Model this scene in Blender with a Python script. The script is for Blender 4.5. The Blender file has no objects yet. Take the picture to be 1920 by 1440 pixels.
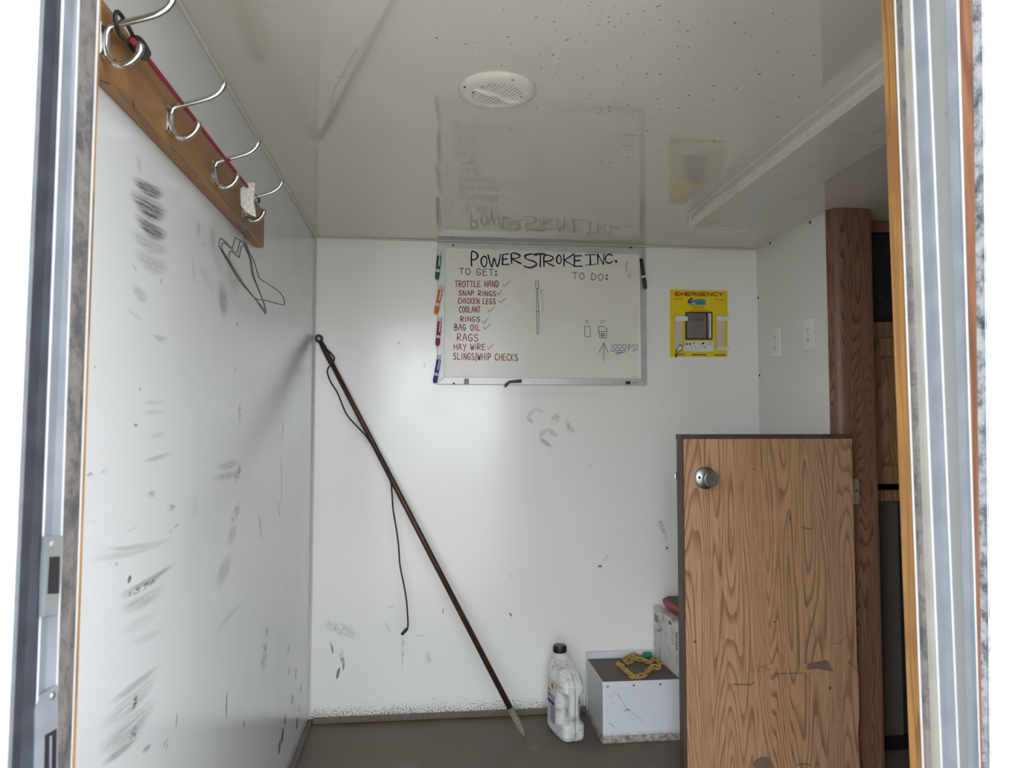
import bpy, bmesh, math, random
from mathutils import Vector, Matrix
random.seed(7)
S = bpy.context.scene
COL = S.collection

# ------------------------------------------------------------------ camera, sky, exposure
FPX = 1420.0                                   # focal length in pixels of the 1920 px wide frame
VPX, VPY = 798.0, 797.0                        # where lines running into the room converge
CAM = Vector((0.0, 0.0, 1.215))
PH = math.atan((VPY - 720) / FPX)
TH = math.atan((960 - VPX) / FPX * math.cos(PH))
CR = Vector((math.cos(TH), -math.sin(TH), 0))
CF = Vector((math.sin(TH) * math.cos(PH), math.cos(TH) * math.cos(PH), math.sin(PH)))
CU = CR.cross(CF)
cd = bpy.data.cameras.new('camera')
cam = bpy.data.objects.new('camera', cd)
COL.objects.link(cam)
cam.matrix_world = Matrix(((CR.x, CU.x, -CF.x, CAM.x), (CR.y, CU.y, -CF.y, CAM.y), (CR.z, CU.z, -CF.z, CAM.z), (0, 0, 0, 1)))
cd.sensor_fit = 'HORIZONTAL'; cd.sensor_width = 36.0
cd.lens = FPX / 1920 * 36
cd.clip_start = 0.02
cd.dof.use_dof = True; cd.dof.focus_distance = 3.0; cd.dof.aperture_fstop = 11
S.camera = cam

w = bpy.data.worlds.new('overcast_sky'); S.world = w; w.use_nodes = True
wb = w.node_tree.nodes['Background']
wb.inputs['Color'].default_value = (0.86, 0.93, 1.0, 1); wb.inputs['Strength'].default_value = 1.0
S.view_settings.view_transform = 'Standard'; S.view_settings.look = 'None'
S.view_settings.exposure = 2.75; S.view_settings.gamma = 1.0
S.view_settings.use_curve_mapping = False
S.cycles.max_bounces = 14; S.cycles.diffuse_bounces = 8; S.cycles.glossy_bounces = 6

# ------------------------------------------------------------------ measuring: a photo pixel to a point on a real plane
def ray(px, py): return CR * ((px - 960) / FPX) + CU * ((720 - py) / FPX) + CF
def hit(px, py, point, normal):
    d = ray(px, py); n = Vector(normal)
    return CAM + d * ((Vector(point) - CAM).dot(n) / d.dot(n))
def PX(px, py, x): return hit(px, py, (x, 0, 0), (1, 0, 0))
def PY(px, py, y): return hit(px, py, (0, y, 0), (0, 1, 0))
def PZ(px, py, z): return hit(px, py, (0, 0, z), (0, 0, 1))
XL, XR, YB, ZC = -0.466, 1.475, 3.227, 2.007    # left wall, nook wall, back wall, ceiling
YD = 2.50                                       # face of the oak door

# ------------------------------------------------------------------ node helpers
class NT:
    def __init__(s, name):
        s.m = bpy.data.materials.new(name); s.m.use_nodes = True
        s.t = s.m.node_tree; s.b = s.t.nodes['Principled BSDF']
    def n(s, kind, **kw):
        nd = s.t.nodes.new(kind)
        for k, v in kw.items():
            if k in nd.inputs: s.put(nd.inputs[k], v)
            else: setattr(nd, k, v)
        return nd
    def put(s, sock, v):
        if isinstance(v, bpy.types.NodeSocket): s.t.links.new(v, sock)
        else: sock.default_value = v
    def math(s, op, a, b=0.0, c=0.0, clamp=False):
        nd = s.t.nodes.new('ShaderNodeMath'); nd.operation = op; nd.use_clamp = clamp
        s.put(nd.inputs[0], a); s.put(nd.inputs[1], b); s.put(nd.inputs[2], c)
        return nd.outputs[0]
    def mix(s, f, a, b):
        nd = s.t.nodes.new('ShaderNodeMix'); nd.data_type = 'RGBA'
        s.put(nd.inputs[0], f)
        for i, v in ((6, a), (7, b)):
            s.put(nd.inputs[i], v if isinstance(v, bpy.types.NodeSocket) else tuple(v) + (1,))
        return nd.outputs[2]
    def ramp(s, v, lo, hi, a=0.0, b=1.0):
        nd = s.t.nodes.new('ShaderNodeMapRange'); nd.interpolation_type = 'SMOOTHSTEP'
        s.put(nd.inputs[0], v); s.put(nd.inputs[1], lo); s.put(nd.inputs[2], hi); s.put(nd.inputs[3], a); s.put(nd.inputs[4], b)
        return nd.outputs[0]
    def pos(s):
        if not hasattr(s, '_p'): s._p = s.t.nodes.new('ShaderNodeNewGeometry').outputs['Position']
        return s._p
    def obj(s):
        if not hasattr(s, '_o'): s._o = s.t.nodes.new('ShaderNodeTexCoord').outputs['Object']
        return s._o
    def mapping(s, vec, scale=(1, 1, 1), loc=(0, 0, 0), rot=(0, 0, 0), kind='POINT'):
        nd = s.t.nodes.new('ShaderNodeMapping'); nd.vector_type = kind
        s.put(nd.inputs[0], vec); nd.inputs['Location'].default_value = loc
        nd.inputs['Rotation'].default_value = rot; nd.inputs['Scale'].default_value = scale
        return nd.outputs[0]
    def noise(s, vec, scale=5, detail=4, rough=0.55, dist=0.0):
        nd = s.t.nodes.new('ShaderNodeTexNoise')
        s.put(nd.inputs['Vector'], vec); nd.inputs['Scale'].default_value = scale
        nd.inputs['Detail'].default_value = detail; nd.inputs['Roughness'].default_value = rough
        nd.inputs['Distortion'].default_value = dist
        return nd.outputs['Fac']
    def xyz(s, vec):
        nd = s.t.nodes.new('ShaderNodeSeparateXYZ'); s.put(nd.inputs[0], vec); return nd.outputs
    def bump(s, h, strength=0.2, dist=0.002):
        nd = s.t.nodes.new('ShaderNodeBump'); s.put(nd.inputs['Height'], h)
        nd.inputs['Strength'].default_value = strength; nd.inputs['Distance'].default_value = dist
        s.t.links.new(nd.outputs[0], s.b.inputs['Normal'])
    def out(s, col=None, rough=None, metal=None, **kw):
        if col is not None: s.put(s.b.inputs['Base Color'], col if isinstance(col, bpy.types.NodeSocket) else tuple(col) + (1,))
        if rough is not None: s.put(s.b.inputs['Roughness'], rough)
        if metal is not None: s.put(s.b.inputs['Metallic'], metal)
        for k, v in kw.items(): s.put(s.b.inputs[k], v)
        return s.m

def plain(name, col, rough=0.5, metal=0.0, var=0.12, scale=40, bump=0.0, **kw):
    t = NT(name); n = t.noise(t.obj(), scale, 5)
    f = t.ramp(n, 0.3, 0.75)
    m = t.out(t.mix(f, [c * (1 - var) for c in col], [min(1, c * (1 + var)) for c in col]), t.ramp(n, 0.2, 0.8, rough * 0.85, min(1, rough * 1.15)), metal, **kw)
    if bump: t.bump(n, bump)
    return m
def dirty(name, col, dirt, amount=0.5, scale=18, rough=0.5, metal=0.0, lowz=None):
    """a surface with blotches of caked mud"""
    t = NT(name); n = t.noise(t.obj(), scale, 8, 0.7); n2 = t.noise(t.obj(), scale * 9, 3)
    f = t.ramp(t.math('ADD', n, t.math('MULTIPLY', n2, 0.25)), 0.80 - amount * 0.5, 0.98 - amount * 0.3)
    if lowz:
        z = t.xyz(t.pos())[2]
        f = t.math('MAXIMUM', f, t.math('MULTIPLY', t.ramp(z, lowz[1], lowz[0]), t.ramp(n2, 0.35, 0.6)))
    return t.out(t.mix(f, col, dirt), t.ramp(f, 0, 1, rough, 0.85), metal)

def scuff_mask(t, uv, marks):
    """marks: (u, v, half length, half width, angle, bend, strength, kind); uv is a vector socket in metres"""
    fine = t.noise(uv, 260, 4, 0.7)
    blot = t.noise(uv, 42, 6, 0.65)
    total = None
    for (u, v, a, b, ang, bend, st, kind) in marks:
        loc = t.mapping(uv, (a, b, 1), (u, v, 0), (0, 0, ang), 'TEXTURE')
        o = t.xyz(loc)
        q = t.math('SUBTRACT', o[1], t.math('MULTIPLY', t.math('MULTIPLY', o[0], o[0]), bend))
        r = t.math('SQRT', t.math('ADD', t.math('MULTIPLY', o[0], o[0]), t.math('MULTIPLY', q, q)))
        if kind == 'smear':
            st_n = t.noise(t.mapping(loc, (0.7, 5.0, 1), (u * 31, v * 17, 0)), 1.3, 5, 0.65)
            body = t.math('MULTIPLY', t.ramp(r, 1.05, 0.35), t.math('MULTIPLY', t.ramp(st_n, 0.28, 0.68, 0.22, 1.0), t.ramp(fine, 0.2, 0.6, 0.55, 1)))
        elif kind == 'dots':
            body = t.math('MULTIPLY', t.ramp(r, 1.0, 0.3), t.ramp(t.math('ADD', t.math('MULTIPLY', fine, 0.6), t.math('MULTIPLY', blot, 0.4)), 0.485, 0.535))
        else:
            body = t.math('MULTIPLY', t.ramp(t.math('ADD', r, t.math('MULTIPLY', t.math('SUBTRACT', blot, 0.5), 0.8)), 1.0, 0.75), t.ramp(fine, 0.25, 0.55, 0.5, 1))
        body = t.math('MULTIPLY', body, st)
        total = body if total is None else t.math('MAXIMUM', total, body)
    return total

def wall_mat(name, uvaxes, marks, base=(0.85, 0.855, 0.83), rough=0.2, lowdirt=True, extra=None, grime=0.03, wavy=0.5, pebbly=0.035, spec=0.55):
    t = NT(name)
    p = t.xyz(t.pos())
    cv = t.n('ShaderNodeCombineXYZ'); t.put(cv.inputs[0], p[uvaxes[0]]); t.put(cv.inputs[1], p[uvaxes[1]])
    uv = cv.outputs[0]
    big = t.noise(uv, 2.3, 5, 0.6)
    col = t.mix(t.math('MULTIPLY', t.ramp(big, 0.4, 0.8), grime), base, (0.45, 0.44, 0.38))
    f = scuff_mask(t, uv, marks) if marks else None
    if f is not None: col = t.mix(t.math('MULTIPLY', f, 0.95, clamp=True), col, (0.055, 0.052, 0.045))
    if lowdirt:
        sp = t.noise(uv, 160, 5, 0.75); sb = t.noise(uv, 14, 4)
        hgt = t.ramp(p[2], 0.16, 0.0)
        d = t.ramp(t.math('ADD', t.math('ADD', sp, t.math('MULTIPLY', hgt, 0.34)), t.math('MULTIPLY', sb, 0.14)), 0.82, 0.95)
        d = t.math('MULTIPLY', d, t.ramp(p[2], 0.30, 0.02))
        col = t.mix(t.math('MULTIPLY', d, 0.85), col, (0.11, 0.085, 0.065))
        fs = t.ramp(t.noise(uv, 75, 3, 0.5), 0.76, 0.82)
        col = t.mix(t.math('MULTIPLY', fs, t.ramp(p[2], 1.0, 0.2, 0.05, 0.55)), col, (0.2, 0.19, 0.18))
    if extra: col = extra(t, uv, p, col)
    rg = t.ramp(t.noise(uv, 6, 5), 0.3, 0.7, rough * 0.85, rough * 1.2)
    if f is not None: rg = t.math('ADD', rg, t.math('MULTIPLY', f, 0.03))
    wav = t.noise(uv, 9, 2, 0.4); pebble = t.noise(uv, 150, 2, 0.4)
    t.bump(t.math('ADD', t.math('MULTIPLY', wav, wavy), t.math('MULTIPLY', pebble, pebbly)), 0.10, 0.004)
    return t.out(col, rg, 0.0, **{'Specular IOR Level': spec})

def wood_mat(name, light, dark, axis=0, vert=2, freq=22, stretch=0.09, scale=5.5, rough=0.45, contrast=1.0, gloss=0.5):
    """printed oak grain: contour lines of a noise drawn out along the grain"""
    t = NT(name); o = t.xyz(t.obj())
    cv = t.n('ShaderNodeCombineXYZ')
    t.put(cv.inputs[0], o[axis]); t.put(cv.inputs[1], t.math('MULTIPLY', o[vert], stretch)); t.put(cv.inputs[2], o[3 - axis - vert])
    g = t.noise(cv.outputs[0], scale, 2.2, 0.45)
    wob = t.noise(t.mapping(t.obj(), (60, 60, 6) if vert == 2 else (60, 6, 60)), 1.0, 3)
    ring = t.math('FRACT', t.math('ADD', t.math('MULTIPLY', g, freq), t.math('MULTIPLY', wob, 0.22)))
    line = t.math('MULTIPLY', t.ramp(ring, 0.45, 0.88), t.ramp(ring, 1.0, 0.93))
    cf = t.n('ShaderNodeCombineXYZ')
    t.put(cf.inputs[0], o[axis]); t.put(cf.inputs[1], t.math('MULTIPLY', o[vert], 0.02)); t.put(cf.inputs[2], 0.3)
    fine = t.noise(cf.outputs[0], 330, 3, 0.6)
    vein = t.noise(cf.outputs[0], 70, 3, 0.5)
    f = t.math('MAXIMUM', t.math('MULTIPLY', line, 0.85), t.math('MULTIPLY', t.ramp(fine, 0.46, 0.66), 0.68))
    f = t.math('MULTIPLY', f, t.ramp(vein, 0.3, 0.7, 0.55, 1.0))
    f = t.math('MULTIPLY', f, contrast, clamp=True)
    tone = t.mix(t.ramp(t.noise(cv.outputs[0], 2.0, 2), 0.3, 0.7), [c * 0.9 for c in light], [min(1, c * 1.08) for c in light])
    col = t.mix(f, tone, dark)
    t.bump(t.math('SUBTRACT', 1.0, f), 0.10, 0.0008)
    return t.out(col, rough, 0.0, **{'Specular IOR Level': gloss})

# ------------------------------------------------------------------ mesh helpers
class MB:
    def __init__(s): s.v = []; s.f = []
    def add(s, vs, fs):
        o = len(s.v); s.v += [Vector(p) for p in vs]; s.f += [[i + o for i in q] for q in fs]; return s
    def hexa(s, p):
        return s.add(p, [(0, 3, 2, 1), (4, 5, 6, 7), (0, 1, 5, 4), (1, 2, 6, 5), (2, 3, 7, 6), (3, 0, 4, 7)])
    def box(s, a, b):
        (x0, y0, z0), (x1, y1, z1) = a, b
        return s.hexa([(x0, y0, z0), (x1, y0, z0), (x1, y1, z0), (x0, y1, z0), (x0, y0, z1), (x1, y0, z1), (x1, y1, z1), (x0, y1, z1)])
    def obox(s, c, ax, ay, az):
        c, ax, ay, az = map(Vector, (c, ax, ay, az))
        return s.hexa([c - ax - ay - az, c + ax - ay - az, c + ax + ay - az, c - ax + ay - az, c - ax - ay + az, c + ax - ay + az, c + ax + ay + az, c - ax + ay + az])
    def prism(s, poly, off):
        n = len(poly); off = Vector(off); a = [Vector(p) for p in poly]
        return s.add(a + [p + off for p in a], [list(range(n))[::-1], list(range(n, 2 * n))] + [(i, (i + 1) % n, (i + 1) % n + n, i + n) for i in range(n)])
    def tube(s, path, r, n=10, closed=False, caps=True):
        P = [Vector(p) for p in path]; m = len(P)
        R = r if isinstance(r, (list, tuple)) else [r] * m
        T = []
        for i in range(m):
            a = P[(i - 1) % m] if (closed or i > 0) else P[i]; b = P[(i + 1) % m] if (closed or i < m - 1) else P[i]
            T.append((b - a).normalized())
        up = Vector((0, 0, 1)) if abs(T[0].z) < 0.9 else Vector((1, 0, 0))
        u = (up - T[0] * up.dot(T[0])).normalized()
        vs = []
        for i in range(m):
            u = (u - T[i] * u.dot(T[i])).normalized(); v = T[i].cross(u)
            vs += [P[i] + (u * math.cos(k * math.tau / n) + v * math.sin(k * math.tau / n)) * R[i] for k in range(n)]
        fs = []
        for i in range(m if closed else m - 1):
            j = (i + 1) % m
            fs += [(i * n + k, i * n + (k + 1) % n, j * n + (k + 1) % n, j * n + k) for k in range(n)]
        if caps and not closed: fs += [list(range(n))[::-1], [(m - 1) * n + k for k in range(n)]]
        return s.add(vs, fs)
    def lathe(s, c, ax, prof, n=32, cap0=True, cap1=True):
        """prof: (radius, distance along the axis)"""
        c = Vector(c); ax = Vector(ax).normalized()
        u = ax.orthogonal().normalized(); v = ax.cross(u); m = len(prof); vs = []
        for (r, d) in prof: vs += [c + ax * d + (u * math.cos(k * math.tau / n) + v * math.sin(k * math.tau / n)) * r for k in range(n)]
        fs = [(i * n + k, i * n + (k + 1) % n, (i + 1) * n + (k + 1) % n, (i + 1) * n + k) for i in range(m - 1) for k in range(n)]
        if cap0: fs.append(list(range(n))[::-1])
        if cap1: fs.append([(m - 1) * n + k for k in range(n)])
        return s.add(vs, fs)
    def ribbon(s, path, nrm, wd):
        """flat print: a line of ink lying on a surface"""
        P = [Vector(p) for p in path]; nrm = Vector(nrm)
        for a, b in zip(P, P[1:]):
            t = b - a
            if t.length < 1e-7: continue
            t.normalize(); sd = nrm.cross(t).normalized() * wd / 2; e = t * wd * 0.3
            s.add([a - e + sd, a - e - sd, b + e - sd, b + e + sd], [(0, 1, 2, 3)])
        return s
    def build(s, name, mat, parent=None, smooth=False, bevel=0.0, seg=2, origin=None, kind=None, label=None, cat=None, group=None, auto=None):
        if parent is not None: org = parent_world(parent)
        elif origin is not None: org = Vector(origin)
        else:
            lo = Vector([min(p[i] for p in s.v) for i in range(3)]); hi = Vector([max(p[i] for p in s.v) for i in range(3)])
            org = Vector(((lo.x + hi.x) / 2, (lo.y + hi.y) / 2, lo.z))
        me = bpy.data.meshes.new(name); me.from_pydata([p - org for p in s.v], [], s.f); 
        bm = bmesh.new(); bm.from_mesh(me); bmesh.ops.recalc_face_normals(bm, faces=bm.faces); bm.to_mesh(me); bm.free()
        me.materials.append(mat)
        o = bpy.data.objects.new(name, me); COL.objects.link(o)
        if parent is not None: o.parent = parent
        else: o.location = org
        if smooth: me.shade_smooth()
        if smooth and auto: me.set_sharp_from_angle(angle=math.radians(auto))
        if bevel:
            b = o.modifiers.new('bevel', 'BEVEL'); b.width = bevel; b.segments = seg; b.limit_method = 'ANGLE'; b.angle_limit = math.radians(40)
        return tag(o, label, cat, group, kind)
def parent_world(p):
    v = Vector((0, 0, 0))
    while p is not None: v = v + p.location; p = p.parent
    return v
def tag(o, label=None, cat=None, group=None, kind=None):
    for k, v in (('label', label), ('category', cat), ('group', group), ('kind', kind)):
        if v: o[k] = v
    return o
def thing(name, loc, label, cat, group=None, kind=None):
    o = bpy.data.objects.new(name, None); COL.objects.link(o); o.location = Vector(loc); o.empty_display_size = 0.05
    return tag(o, label, cat, group, kind)
def place(name, src, parent, loc, rot=None, label=None):
    """another piece sharing the mesh of src, at a world position"""
    o = bpy.data.objects.new(name, src.data); COL.objects.link(o); o.parent = parent
    o.location = Vector(loc) - (parent_world(parent) if parent else Vector((0, 0, 0)))
    if rot is not None: o.rotation_euler = rot
    for m in src.modifiers:
        if m.type == 'BEVEL':
            b = o.modifiers.new('bevel', 'BEVEL'); b.width = m.width; b.segments = m.segments; b.limit_method = 'ANGLE'; b.angle_limit = m.angle_limit
    if label: o['label'] = label
    return o
def box(name, a, b, mat, parent=None, **kw): return MB().box(a, b).build(name, mat, parent, **kw)
def smooth_path(pts, n=6, closed=False):
    P = [Vector(p) for p in pts]; m = len(P); out = []
    rng = range(m) if closed else range(m - 1)
    for i in rng:
        if closed: a, b, c, d = P[(i - 1) % m], P[i], P[(i + 1) % m], P[(i + 2) % m]
        else: a, b, c, d = P[max(i - 1, 0)], P[i], P[i + 1], P[min(i + 2, m - 1)]
        for k in range(n):
            t = k / n
            out.append(0.5 * ((2 * b) + (c - a) * t + (2 * a - 5 * b + 4 * c - d) * t * t + (3 * b - a - 3 * c + d) * t ** 3))
    if not closed: out.append(P[-1])
    return out
def text_mesh(name, body, mat, parent, origin, right, up, width, height, bold=0.0):
    """printed lettering from the built-in font fitted to width x height, lying on a surface"""
    cu = bpy.data.curves.new(name, 'FONT'); cu.body = body; cu.offset = bold; cu.resolution_u = 3
    tmp = bpy.data.objects.new(name, cu); COL.objects.link(tmp)
    dg = bpy.context.evaluated_depsgraph_get(); me = bpy.data.meshes.new_from_object(tmp.evaluated_get(dg))
    bpy.data.objects.remove(tmp); bpy.data.curves.remove(cu)
    xs = [v.co.x for v in me.vertices]; ys = [v.co.y for v in me.vertices]
    if not xs: return None
    x0, x1, y0, y1 = min(xs), max(xs), min(ys), max(ys)
    r, u = Vector(right), Vector(up); org = Vector(origin) - parent_world(parent)
    for v in me.vertices:
        v.co = org + r * ((v.co.x - x0) / (x1 - x0) * width) + u * ((v.co.y - y0) / max(y1 - y0, 1e-6) * height)
    me.materials.clear(); me.materials.append(mat)
    o = bpy.data.objects.new(name, me); COL.objects.link(o); o.parent = parent
    return o

# ------------------------------------------------------------------ materials
M = {}
M['chrome'] = plain('chrome', (0.58, 0.58, 0.56), 0.13, 1.0, 0.06, 60)
M['steel'] = plain('brushed_steel', (0.42, 0.43, 0.43), 0.32, 1.0, 0.15, 80)
M['alu'] = plain('aluminium', (0.27, 0.285, 0.32), 0.45, 0.4, 0.08, 30)
M['alu_light'] = plain('bright_and_lit_aluminium', (0.62, 0.62, 0.62), 0.4, 0.2, 0.04, 30)  # pale tone paints in the light caught by the frame's narrow edges
M['board_frame'] = plain('whiteboard_frame', (0.72, 0.72, 0.72), 0.38, 0.5, 0.05, 30)
M['alu_grey'] = dirty('dull_aluminium', (0.23, 0.23, 0.225), (0.09, 0.085, 0.08), 0.15, 9, 0.5, 0.3)
M['slate'] = plain('dark_rubber', (0.026, 0.029, 0.038), 0.65, 0, 0.2, 30)
M['taupe'] = dirty('dirty_gasket', (0.16, 0.135, 0.12), (0.05, 0.05, 0.055), 0.55, 25, 0.8)
M['beige'] = plain('beige_gasket', (0.25, 0.235, 0.205), 0.7, 0, 0.1, 20)
M['ext_white'] = plain('white_exterior_skin', (0.66, 0.68, 0.73), 0.45, 0, 0.02, 6)
M['black'] = plain('black_plastic', (0.012, 0.012, 0.013), 0.4, 0, 0.2, 50)
M['black_hole'] = plain('recess_shade', (0.006, 0.006, 0.007), 0.8, 0, 0.1, 20)  # near-black colour stands in for the shade inside slots and gaps
M['screw_dark'] = plain('dark_screw_head', (0.03, 0.03, 0.028), 0.4, 0.7, 0.2, 80)
M['screw'] = plain('zinc_screw', (0.35, 0.35, 0.34), 0.4, 0.9, 0.2, 80)
M['oak'] = wood_mat('oak_laminate', (0.56, 0.325, 0.185), (0.22, 0.105, 0.050), freq=52, stretch=0.07, scale=5.5, contrast=1.12)
M['dark_oak'] = wood_mat('dark_oak_laminate', (0.27, 0.130, 0.080), (0.060, 0.026, 0.018), freq=60, stretch=0.07, scale=7.0)
M['cab_oak'] = wood_mat('cabinet_oak', (0.30, 0.155, 0.075), (0.12, 0.055, 0.026), freq=20, stretch=0.1, scale=6)
M['jamb_oak'] = wood_mat('golden_oak_strip', (0.27, 0.135, 0.040), (0.115, 0.048, 0.014), axis=0, vert=2, freq=10, stretch=0.05, scale=24)
M['edge_brown'] = plain('dark_brown_edge_band', (0.085, 0.052, 0.040), 0.55, 0, 0.2, 12)
M['plank'] = wood_mat('stained_plank', (0.30, 0.150, 0.052), (0.15, 0.066, 0.022), axis=2, vert=1, freq=5, stretch=0.10, scale=7, contrast=0.75)
M['raw_ply'] = wood_mat('exposed_ply', (0.22, 0.095, 0.048), (0.07, 0.022, 0.011), freq=9, stretch=0.05, scale=28)
M['floor'] = None
M['tor_fibre'] = plain('torn_fibre', (0.46, 0.29, 0.145), 0.9, 0, 0.15, 200)
M['core'] = plain('door_core', (0.20, 0.135, 0.095), 0.9, 0, 0.2, 90)
M['red_cord'] = plain('red_cord_sheath', (0.24, 0.022, 0.042), 0.7, 0, 0.35, 300, 0.3)
M['white_plastic'] = plain('white_plastic', (0.76, 0.75, 0.71), 0.4, 0, 0.05, 20)
M['outlet'] = plain('outlet_plastic', (0.80, 0.80, 0.76), 0.35, 0, 0.03, 20)
M['wire'] = plain('galvanised_wire', (0.16, 0.165, 0.15), 0.4, 0.8, 0.15, 200)
M['fabric_panel'] = plain('grey_brown_panel', (0.085, 0.072, 0.062), 0.9, 0, 0.2, 200)
M['dark_glass'] = plain('dark_glass', (0.010, 0.010, 0.016), 0.25, 0, 0.1, 8)
M['red'] = plain('red_plastic', (0.32, 0.012, 0.030), 0.35, 0, 0.1, 20)
M['yellow'] = plain('yellow_sign_plastic', (0.82, 0.62, 0.006), 0.4, 0, 0.02, 10)
M['chain'] = dirty('yellow_chain_plastic', (0.62, 0.37, 0.07), (0.20, 0.13, 0.07), 0.45, 90, 0.5)
M['green'] = plain('green_plastic', (0.012, 0.22, 0.14), 0.45, 0, 0.1, 40)
M['mirror'] = plain('mirror', (0.85, 0.86, 0.86), 0.03, 1.0, 0.01, 5)
M['ink_red'] = plain('red_marker_ink', (0.50, 0.045, 0.035), 0.5, 0, 0.35, 220)
M['ink_blue'] = plain('blue_marker_ink', (0.035, 0.055, 0.20), 0.5, 0, 0.5, 220)
M['ink_dark'] = plain('dark_marker_ink', (0.045, 0.05, 0.065), 0.5, 0, 0.4, 220)
M['ink_faint'] = plain('faded_marker_ink', (0.42, 0.42, 0.42), 0.5, 0, 0.2, 220)
M['print_red'] = plain('sign_red_print', (0.50, 0.02, 0.015), 0.5, 0, 0.05, 30)
M['print_orange'] = plain('sign_orange_print', (0.60, 0.12, 0.01), 0.5, 0, 0.05, 30)
M['print_black'] = plain('black_print', (0.02, 0.02, 0.022), 0.5, 0, 0.1, 30)
M['print_grey'] = plain('grey_print', (0.12, 0.12, 0.11), 0.6, 0, 0.1, 30)
M['print_white'] = plain('white_print', (0.78, 0.78, 0.76), 0.5, 0, 0.03, 30)
M['print_blue'] = plain('blue_print', (0.025, 0.05, 0.22), 0.5, 0, 0.1, 30)
M['print_teal'] = plain('teal_print', (0.10, 0.42, 0.36), 0.5, 0, 0.1, 30)
M['strap'] = plain('cream_strap', (0.66, 0.56, 0.42), 0.8, 0, 0.12, 120)
for nm, c in (('green', (0.006, 0.13, 0.05)), ('orange', (0.80, 0.20, 0.015)), ('red', (0.30, 0.012, 0.025)), ('blue', (0.012, 0.045, 0.30)), ('black', (0.012, 0.012, 0.015))):
    M['cap_' + nm] = plain('marker_cap_' + nm, c, 0.4, 0, 0.08, 30)
M['rust'] = dirty('rusty_steel', (0.085, 0.042, 0.028), (0.20, 0.105, 0.06), 0.35, 30, 0.42, 0.55)
M['mud'] = plain('dried_mud', (0.24, 0.20, 0.165), 0.95, 0, 0.25, 120, 0.3)
M['rubber_cable'] = plain('black_cable', (0.02, 0.018, 0.017), 0.6, 0, 0.3, 100)
M['ground'] = plain('bare_ground', (0.38, 0.345, 0.30), 0.95, 0, 0.2, 1.2)
M['peel'] = dirty('flaking_white_paint', (0.27, 0.275, 0.285), (0.03, 0.033, 0.04), 0.62, 45, 0.6)
M['box_white'] = dirty('scuffed_white_box', (0.72, 0.74, 0.77), (0.30, 0.27, 0.25), 0.16, 16, 0.45, 0, (0.015, 0.045))
M['box_grey'] = dirty('box_side', (0.66, 0.68, 0.67), (0.30, 0.27, 0.24), 0.15, 14, 0.4)
M['box_top'] = plain('muddy_brown_lid', (0.135, 0.105, 0.085), 0.75, 0, 0.12, 60)
M['box_base'] = dirty('box_runner', (0.50, 0.46, 0.42), (0.16, 0.12, 0.095), 0.6, 40, 0.8)
M['carton'] = dirty('grimy_white_carton', (0.62, 0.61, 0.58), (0.17, 0.16, 0.15), 0.38, 20, 0.7)
M['jug'] = dirty('grimy_white_jug', (0.74, 0.74, 0.72), (0.25, 0.20, 0.155), 0.42, 18, 0.4)
M['jug_label'] = dirty('jug_label', (0.66, 0.65, 0.62), (0.35, 0.31, 0.27), 0.2, 20, 0.45)
M['grey_label'] = plain('grey_label', (0.30, 0.31, 0.32), 0.45, 0, 0.1, 40)
M['vent'] = plain('vent_plastic', (0.74, 0.72, 0.66), 0.45, 0, 0.04, 20)
M['vent_dark'] = plain('vent_shadow_gap', (0.045, 0.04, 0.033), 0.8, 0, 0.1, 20)
M['lens'] = dirty('yellowed_lens', (0.60, 0.58, 0.54), (0.33, 0.31, 0.28), 0.25, 12, 0.3)
M['fixture'] = plain('fixture_enamel', (0.62, 0.61, 0.57), 0.4, 0, 0.06, 10)
M['base_strip'] = dirty('muddy_base_strip', (0.155, 0.118, 0.094), (0.38, 0.33, 0.29), 0.25, 70, 0.85)
M['bead'] = plain('corner_bead', (0.66, 0.645, 0.60), 0.4, 0, 0.06, 30)
M['steel_tag'] = plain('white_cord_tag', (0.56, 0.54, 0.50), 0.6, 0, 0.25, 160)

t = NT('muddy_floor'); p = t.pos()
n1 = t.noise(p, 3.2, 6, 0.6); n2 = t.noise(p, 120, 3); px = t.xyz(p)
col = t.mix(t.ramp(n1, 0.35, 0.68), (0.115, 0.084, 0.060), (0.165, 0.128, 0.094))
col = t.mix(t.math('MULTIPLY', t.ramp(t.noise(p, 7, 4), 0.62, 0.72), 0.5), col, (0.20, 0.165, 0.14))
t.bump(t.math('ADD', n1, t.math('MULTIPLY', n2, 0.1)), 0.12, 0.004)
M['floor'] = t.out(col, t.ramp(n1, 0.3, 0.7, 0.45, 0.7))

# ---- scuffs, measured in metres on each wall
def _mark(pt, ax, p0, p1, half, bend, st, kind):
    """a mark from pixel p0 to p1 with a half width in pixels, turned into metres on the wall"""
    a, b = pt(*p0), pt(*p1); mx, my = (p0[0] + p1[0]) / 2, (p0[1] + p1[1]) / 2
    L = math.hypot(p1[0] - p0[0], p1[1] - p0[1]) or 1; nx, ny = -(p1[1] - p0[1]) / L * half, (p1[0] - p0[0]) / L * half
    c, e = pt(mx - nx, my - ny), pt(mx + nx, my + ny)
    d = Vector((b[ax] - a[ax], b.z - a.z)); w_ = Vector((e[ax] - c[ax], e.z - c.z)); m_ = max(d.length, 1e-6)
    hw_ = abs(d.x * w_.y - d.y * w_.x) / m_ / 2
    return ((a[ax] + b[ax]) / 2, (a.z + b.z) / 2, m_ / 2, max(hw_, 0.001), math.atan2(d.y, d.x), bend, st, kind)
def lw(p0, p1, half, bend, st, kind='smear'): return _mark(lambda x, y: PX(x, y, XL), 1, p0, p1, half, bend, st, kind)
def bw(p0, p1, half, bend, st, kind='smear'): return _mark(lambda x, y: PY(x, y, YB), 0, p0, p1, half, bend, st, kind)
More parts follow.
